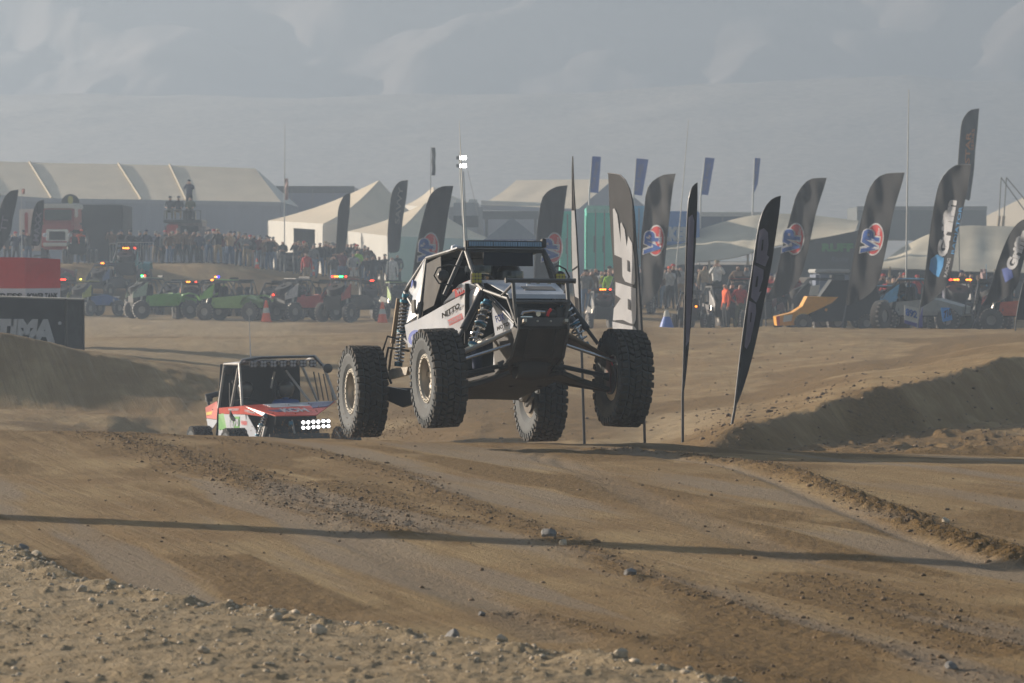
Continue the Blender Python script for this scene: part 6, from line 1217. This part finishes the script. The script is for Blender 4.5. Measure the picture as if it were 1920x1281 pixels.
mb = MB(); mb.lathe([(.05, 0), (.05, .02)], P(1549, 581, 116.2), (0, 1, 0), 10); T.b(mb, 'side_marker', ym)
T = Obj('truck_cab', 'grey blue square truck cab behind the yellow car', 'truck', 1565, 135); mb = MB(); bx(mb, 1530, 508, 1592, 560, 135, 3, .15); T.b(mb, 'cab', M('steel blue paint', (.14, .17, .24), .5)); mb = MB(); bx(mb, 1528, 505, 1594, 512, 134.9, 3.2); T.b(mb, 'cab_roof', M('pale grey', (.36, .36, .35), .6)); mb = MB(); bx(mb, 1556, 515, 1584, 536, 134.95, .1); T.b(mb, 'windscreen', M('dark glass', (.02, .03, .035), .15))
for px in (1540, 1585): c = P(px, 590, 135.5); mb = MB(); mb.lathe([(0, -.15), (.48, -.15), (.5, 0), (.48, .15), (0, .15)], (c.x, c.y, gz(c.x, c.y) + .48), (1, 0, 0), 18); T.b(mb, 'wheel', rub, None, True)
# loose big wheel seen at 1652
c = P(1652, 594, 113.5); o = bpy.data.objects.new('standing_tyre', ME_FARWHEEL); COL.objects.link(o); o.location = (c.x, c.y, c.z); o.scale = (1.08,) * 3; o.rotation_euler = (0, 0, -PI / 2 + .95); tag(o, 'big dusty tyre with purple grey hub, left of the numbered board', 'tyre')
o.location.z = gz(c.x, c.y) + .58
for lb, q, m_, tx, tm in (('white number board reading 892 on the front of the blue grey buggy', [(1696, 572), (1722, 578), (1722, 607), (1696, 600)], tentw, '892', fbl), ('light blue panel with number 710 on the rear of the blue grey buggy', [(1764, 577), (1782, 577), (1786, 600), (1768, 604)], fsky, '710', ink)):
    T = Obj('number_board', lb, 'number board', q[0][0], 113.8); mb = MB(); mb.slab([P(a, b, 113.8) for a, b in q], (0, .04, 0)); w_ = T.b(mb, 'board', m_); a, b, d = P(q[3][0] + 2, q[3][1] - 8 if tx == '892' else q[3][1] - 6, 113.75), P(q[2][0] - 2, q[2][1] - 9, 113.75), .26; mb = MB(); word(mb, tx, a, b - a, (0, 0, d), .05); T.b(mb, 'lettering', tm, w_)
    if tx == '892': mb = MB(); mb.slab([P(1696, 600, 113.78), P(1722, 607, 113.78), P(1730, 575, 114.6), P(1730, 614, 114.6), P(1722, 615, 113.78), P(1696, 606, 113.78)], (0, .03, 0)); T.b(mb, 'border', M('purple border', (.08, .07, .30), .7), w_)
    p = P((q[0][0] + q[1][0]) / 2, 600, 113.85); mb = MB(); mb.tube([p, (p.x, p.y, T.o.z - .1)], .02, 6); T.b(mb, 'stake', gun)
T = Obj('feed_cone', 'blue and white cone shaped bag by the low dark car', 'cone', 1250, 118); mb = MB(); c = P(1250, 612, 118); g = gz(c.x, 118); mb.lathe([(.34, 0), (.30, .04), (.20, .35), (.12, .55)], (c.x, 118, g), (0, 0, 1), 16); T.b(mb, 'blue_cone', M('blue plastic', (.05, .14, .5), .5)); mb = MB(); mb.lathe([(.12, .55), (.08, .75), (0, .78)], (c.x, 118, g), (0, 0, 1), 16); T.b(mb, 'white_top', tentw)
# cones
conem = M('cone orange', (.85, .14, .05), .6, var=.05)
def cone(px, py, Y, h, label):
    T = Obj('traffic_cone', label, 'traffic cone', px, Y, 'orange traffic cones'); c = T.o; mb = MB(); mb.lathe([(h * .24, .03), (h * .05, h), (0, h)], c, (0, 0, 1), 16); k = T.b(mb, 'cone', conem, None, True); mb = MB(); mb.lathe([(h * .168, h * .42), (h * .12, h * .66)], c, (0, 0, 1), 16); T.b(mb, 'reflective_band', tentw, k, True); mb = MB(); s_ = h * .27; mb.box((c.x - s_, c.y - s_, c.z), (c.x + s_, c.y + s_, c.z + .03)); T.b(mb, 'base', conem)
cone(499, 575, 145.5, .95, 'tall orange traffic cone with white band right of the pale green jeep'); cone(717, 588, 141, .9, 'orange traffic cone left of the white buggy rear shock'); cone(482, 500, 176, .55, 'small orange cone at the feet of the spectators beside the tyre stack'); cone(588, 528, 174, .5, 'small orange cone standing above the red and white buggy')
# tyre stack
T = Obj('tyre_stack', 'stack of three huge black tyres in front of the first peaked tent', 'tyre stack', 541, 178)
for k in range(3): mb = MB(); c = T.o + Vector((0, 0, .2 + k * .34)); mb.lathe([(.35, -.15), (.72, -.17), (.78, 0), (.72, .17), (.35, .15)], c, (0, 0, 1), 24, closed=True); T.b(mb, 'tyre', rub, None, True)
# crowd barriers
steel = M('galvanised barrier', (.42, .42, .41), .5, .4)
for i, (px0, px1) in enumerate(((206, 218), (220, 288), (322, 388), (392, 450), (496, 524))):
    Yb_ = 178.5; T = Obj('crowd_barrier', ['short end barrier panel beside the dark container', 'steel crowd barrier panel fully seen left of the spectators', 'steel crowd barrier behind the spectators below the people on the red buggy', 'steel crowd barrier behind the densest spectators', 'small steel barrier left of the tyre stack'][i], 'barrier', (px0 + px1) / 2, Yb_, 'steel crowd barriers'); a, b = P(px0, 492, Yb_), P(px1, 455, Yb_); z0 = T.o.z + .12; z1 = z0 + 1.0
    mb = MB(); mb.tube([(a.x, Yb_, z0), (a.x, Yb_, z1), (b.x, Yb_, z1), (b.x, Yb_, z0), (a.x, Yb_, z0)], .025, 6); T.b(mb, 'frame', steel, None, True); n = int((b.x - a.x) / .13)
    for k in range(1, n): x = a.x + (b.x - a.x) * k / n; mb = MB(); mb.tube([(x, Yb_, z0), (x, Yb_, z1)], .012, 4); T.b(mb, 'bar', steel)
    for x in (a.x + .05, b.x - .05): mb = MB(); mb.tube([(x, Yb_ - .3, z0 - .12), (x, Yb_, z0 + .05), (x, Yb_ + .3, z0 - .12)], .02, 6); T.b(mb, 'foot', steel)
# people ---------------------------------------------------------------------------
rp = random.Random(43)
def crowd(specs, Y0_, where, facing=0.0, grp=None, h=(.94, 1.06)):
    for (px, pose, sh, pa, extra) in specs:
        Y = Y0_ + rp.uniform(-1.2, 1.2); x = P(px, 500, Y).x; hat = extra if extra in ('black', 'grey', 'red', 'white', 'khaki', 'navy', 'orange') else None
        act = {'down': 'arms hanging', 'pocket': 'pocketed hands', 'photo': 'camera raised', 'cross': 'arms folded', 'hip': 'hand on hip', 'wave': 'one arm up', 'phone1': 'phone held up'}[pose]
        person(px, 500, Y, pose, sh, pa, 'person in %s top, %s, %s%s, %s' % (sh, pa + ' trousers' if 'jeans' not in pa else pa, act, ', %s cap' % hat if hat else '', where), rot=facing + rp.uniform(-.35, .35), h=rp.uniform(*h), z=gz(x, Y) - .01, group=grp, hat=hat)
def auto(n, x0, x1, Y0_, where, grp, shirts, pants, hats=('black', 'grey', None, None, None, 'khaki', 'navy', 'red'), facing=0.0, jit=3):
    sp = []
    for i in range(n):
        px = x0 + (x1 - x0) * (i + .5) / n + rp.uniform(-jit, jit); sp.append((px, rp.choice(['down', 'pocket', 'photo', 'cross', 'hip', 'photo', 'pocket', 'phone1']), rp.choice(shirts), rp.choice(pants), rp.choice(hats)))
    crowd(sp, Y0_, where, facing, grp)
dk = ['black', 'charcoal', 'navy', 'black', 'grey', 'brown', 'charcoal', 'plaid brown', 'maroon']; pn = ['blue jeans', 'black', 'charcoal', 'khaki', 'blue jeans', 'pale jeans', 'grey']
auto(6, 205, 300, 180.5, 'by left barrier', 'spectators behind the left barrier', dk, pn)
auto(18, 290, 520, 181.0, 'marquee back row', 'spectators in the back row before the marquee', dk, pn)
auto(16, 300, 520, 177.0, 'marquee front row', 'spectators in the front row before the marquee', dk, pn)
crowd([(318, 'pocket', 'brown', 'blue jeans', None), (409, 'photo', 'charcoal', 'khaki', 'khaki'), (432, 'photo', 'tan', 'blue jeans', 'black'), (462, 'cross', 'grey', 'khaki', None), (505, 'photo', 'black', 'blue jeans', 'black')], 174.5, 'nearest track left', 0, None)
auto(11, 556, 700, 175.0, 'right of tyre stack', 'spectators between the tyre stack and second tent', dk, pn)
auto(9, 565, 690, 172.0, 'before peaked tents', 'spectators in the front row between the tents', dk, pn)
crowd([(671, 'cross', 'green', 'black', 'charcoal'), (663, 'pocket', 'light grey', 'white', 'grey'), (711, 'hip', 'black', 'khaki', None), (722, 'pocket', 'black', 'charcoal', 'black'), (626, 'photo', 'charcoal', 'pale jeans', None), (642, 'photo', 'maroon', 'blue jeans', 'orange'), (575, 'down', 'red', 'khaki', None), (735, 'down', 'white', 'white', None), (700, 'down', 'black', 'black', None), (689, 'phone1', 'charcoal', 'blue jeans', 'grey'), (745, 'pocket', 'charcoal', 'black', None)], 170.0, 'before second tent')
auto(8, 520, 700, 173.5, 'below peaked tents', 'spectators below the peaked tents', dk, pn)
person(153, 500, 172, 'hip', 'orange', 'blue jeans', 'marshal in orange shirt and blue jeans standing before the dark container', z=gz(P(153, 500, 172).x, 172) - .01, hat='orange')
auto(4, 8, 60, 172, 'left of fire truck', 'onlookers left of the fire truck', dk, pn)
# raised group on top of a vehicle
T = Obj('viewing_truck', 'red and white truck with a roof platform carrying four spectators', 'truck', 345, 188)
mb = MB(); bx(mb, 308, 418, 385, 478, 187, 3.2, .2); bd = T.b(mb, 'body', M('grey red body', (.20, .16, .16), .6, var=.3)); mb = MB(); bx(mb, 306, 412, 378, 418, 186.8, 3.6); T.b(mb, 'platform', gun); mb = MB(); bx(mb, 312, 421, 334, 440, 186.95, .1); T.b(mb, 'red_panel', redw); mb = MB(); bx(mb, 338, 424, 372, 440, 186.95, .1); T.b(mb, 'windscreen', dark)
for px in (318, 376): c = P(px, 480, 187.5); mb = MB(); mb.lathe([(0, -.15), (.55, -.15), (.58, 0), (.55, .15), (0, .15)], (c.x, c.y, T.o.z + .55), (1, 0, 0), 18); T.b(mb, 'wheel', rub, None, True)
mb = MB(); a, b = P(308, 395, 187.0), P(376, 395, 187.0); zt_ = P(340, 412, 187).z
mb.tube([(a.x, 187, zt_), (a.x, 187, a.z), (b.x, 187, a.z), (b.x, 187, zt_)], .03, 6); T.b(mb, 'rail', gun)
for px, pose, sh, pa, lb, dz in ((319, 'sit', 'charcoal', 'olive', 'spectator in charcoal seated at the left of the truck platform', .0), (335, 'sit', 'black', 'khaki', 'spectator in black with khaki trousers seated second on the truck platform', .0), (355, 'photo', 'navy', 'black', 'spectator in navy standing highest on the truck platform with a camera', .5), (357, 'sit', 'olive', 'charcoal', 'spectator in olive seated at the right of the truck platform', .0)):
    person(px, 412, 188.2 if dz else 187.6, pose, sh, pa, lb, z=zt_ + dz - (.0 if not dz else 0), hat='black')
T = Obj('step_box', 'dark box on the truck platform that the highest spectator stands on', 'box', 355, 188.4); mb = MB(); p = P(355, 412, 188.2); mb.rbox((p.x - .35, 188.0, zt_), (p.x + .35, 188.7, zt_ + .5), .03); T.b(mb, 'box', blk)
# right side crowds
auto(16, 1084, 1250, 139.5, 'before teal trailer', 'spectators before the teal trailer', dk + ['tan', 'light grey'], pn)
auto(12, 1090, 1200, 142.5, 'behind teal trailer crowd', 'spectators in the back row before the teal trailer', dk, pn)
crowd([(1136, 'cross', 'yellow', 'charcoal', 'black'), (1143, 'down', 'green', 'blue jeans', None), (1229, 'pocket', 'tan', 'khaki', None), (1256, 'photo', 'light grey', 'black', 'orange')], 138.0, 'front of trailer crowd')
crowd([(1240, 'down', 'orange', 'black', None), (1262, 'photo', 'black', 'charcoal', 'red'), (1276, 'down', 'light grey', 'khaki', None), (1312, 'hip', 'charcoal', 'black', None), (1322, 'down', 'tan', 'grey', None), (1378, 'photo', 'brown', 'khaki', None), (1384, 'hip', 'plaid brown', 'blue jeans', None), (1400, 'cross', 'grey', 'black', 'black')], 145.0, 'under long shade roof')
person(1344, 540, 140, 'photo', 'white', 'black', 'photographer in white hooded jacket and lime cap on a stand under the shade roof', z=P(1344, 575, 140).z, hat='khaki', h=1.1)
T = Obj('stand', 'dark box stand under the photographer in white', 'stand', 1344, 140); mb = MB(); z9 = P(1344, 575, 140).z; mb.rbox((T.o.x - .4, 139.7, T.o.z - .1), (T.o.x + .4, 140.4, z9), .03); T.b(mb, 'box', blk)
person(1361, 590, 126, 'down', 'orange', 'charcoal', 'marshal in orange vest standing left of the leaning lavender lettered flag', z=gz(P(1361, 500, 126).x, 126), rot=-1.2, h=1.0)
person(1372, 590, 126.6, 'down', 'black', 'charcoal', 'man in black with dark hair just right of the orange vest', z=gz(P(1372, 500, 126.6).x, 126.6), rot=.4)
person(1388, 590, 126, 'hip', 'red', 'olive', 'person in red top and olive trousers behind the leaning lettered flag', z=gz(P(1388, 500, 126).x, 126), rot=.2)
auto(7, 1440, 1500, 133, 'behind yellow car', 'crew in red behind the yellow car', ['red', 'maroon', 'charcoal', 'red'], ['black', 'charcoal'])
auto(9, 1630, 1722, 134, 'left of griffin flag', 'crew between the bright VP flag and griffin flag', ['tan', 'blue', 'brown', 'red', 'charcoal', 'navy'], pn)
auto(7, 1744, 1900, 136, 'behind far right cars', 'crew behind the cars at the far right', dk + ['light grey'], pn)
# ------------------------------------------------------------------ haze
mb = MB(); mb.box((-260, -40, -3), (260, 1190, 185)); hz = mb.build('haze', [])
hm_ = bpy.data.materials.new('haze air'); hm_.use_nodes = True; nn = hm_.node_tree.nodes; nn.remove(nn['Principled BSDF'])
pv = nn.new('ShaderNodeVolumePrincipled'); pv.inputs['Density'].default_value = HAZE; pv.inputs['Color'].default_value = (.68, .82, 1.0, 1); pv.inputs['Anisotropy'].default_value = .1
hm_.node_tree.links.new(pv.outputs[0], nn['Material Output'].inputs['Volume']); hz.data.materials.append(hm_); tag(hz, 'pale dusty haze filling the air over the whole desert', 'haze', kind='stuff')
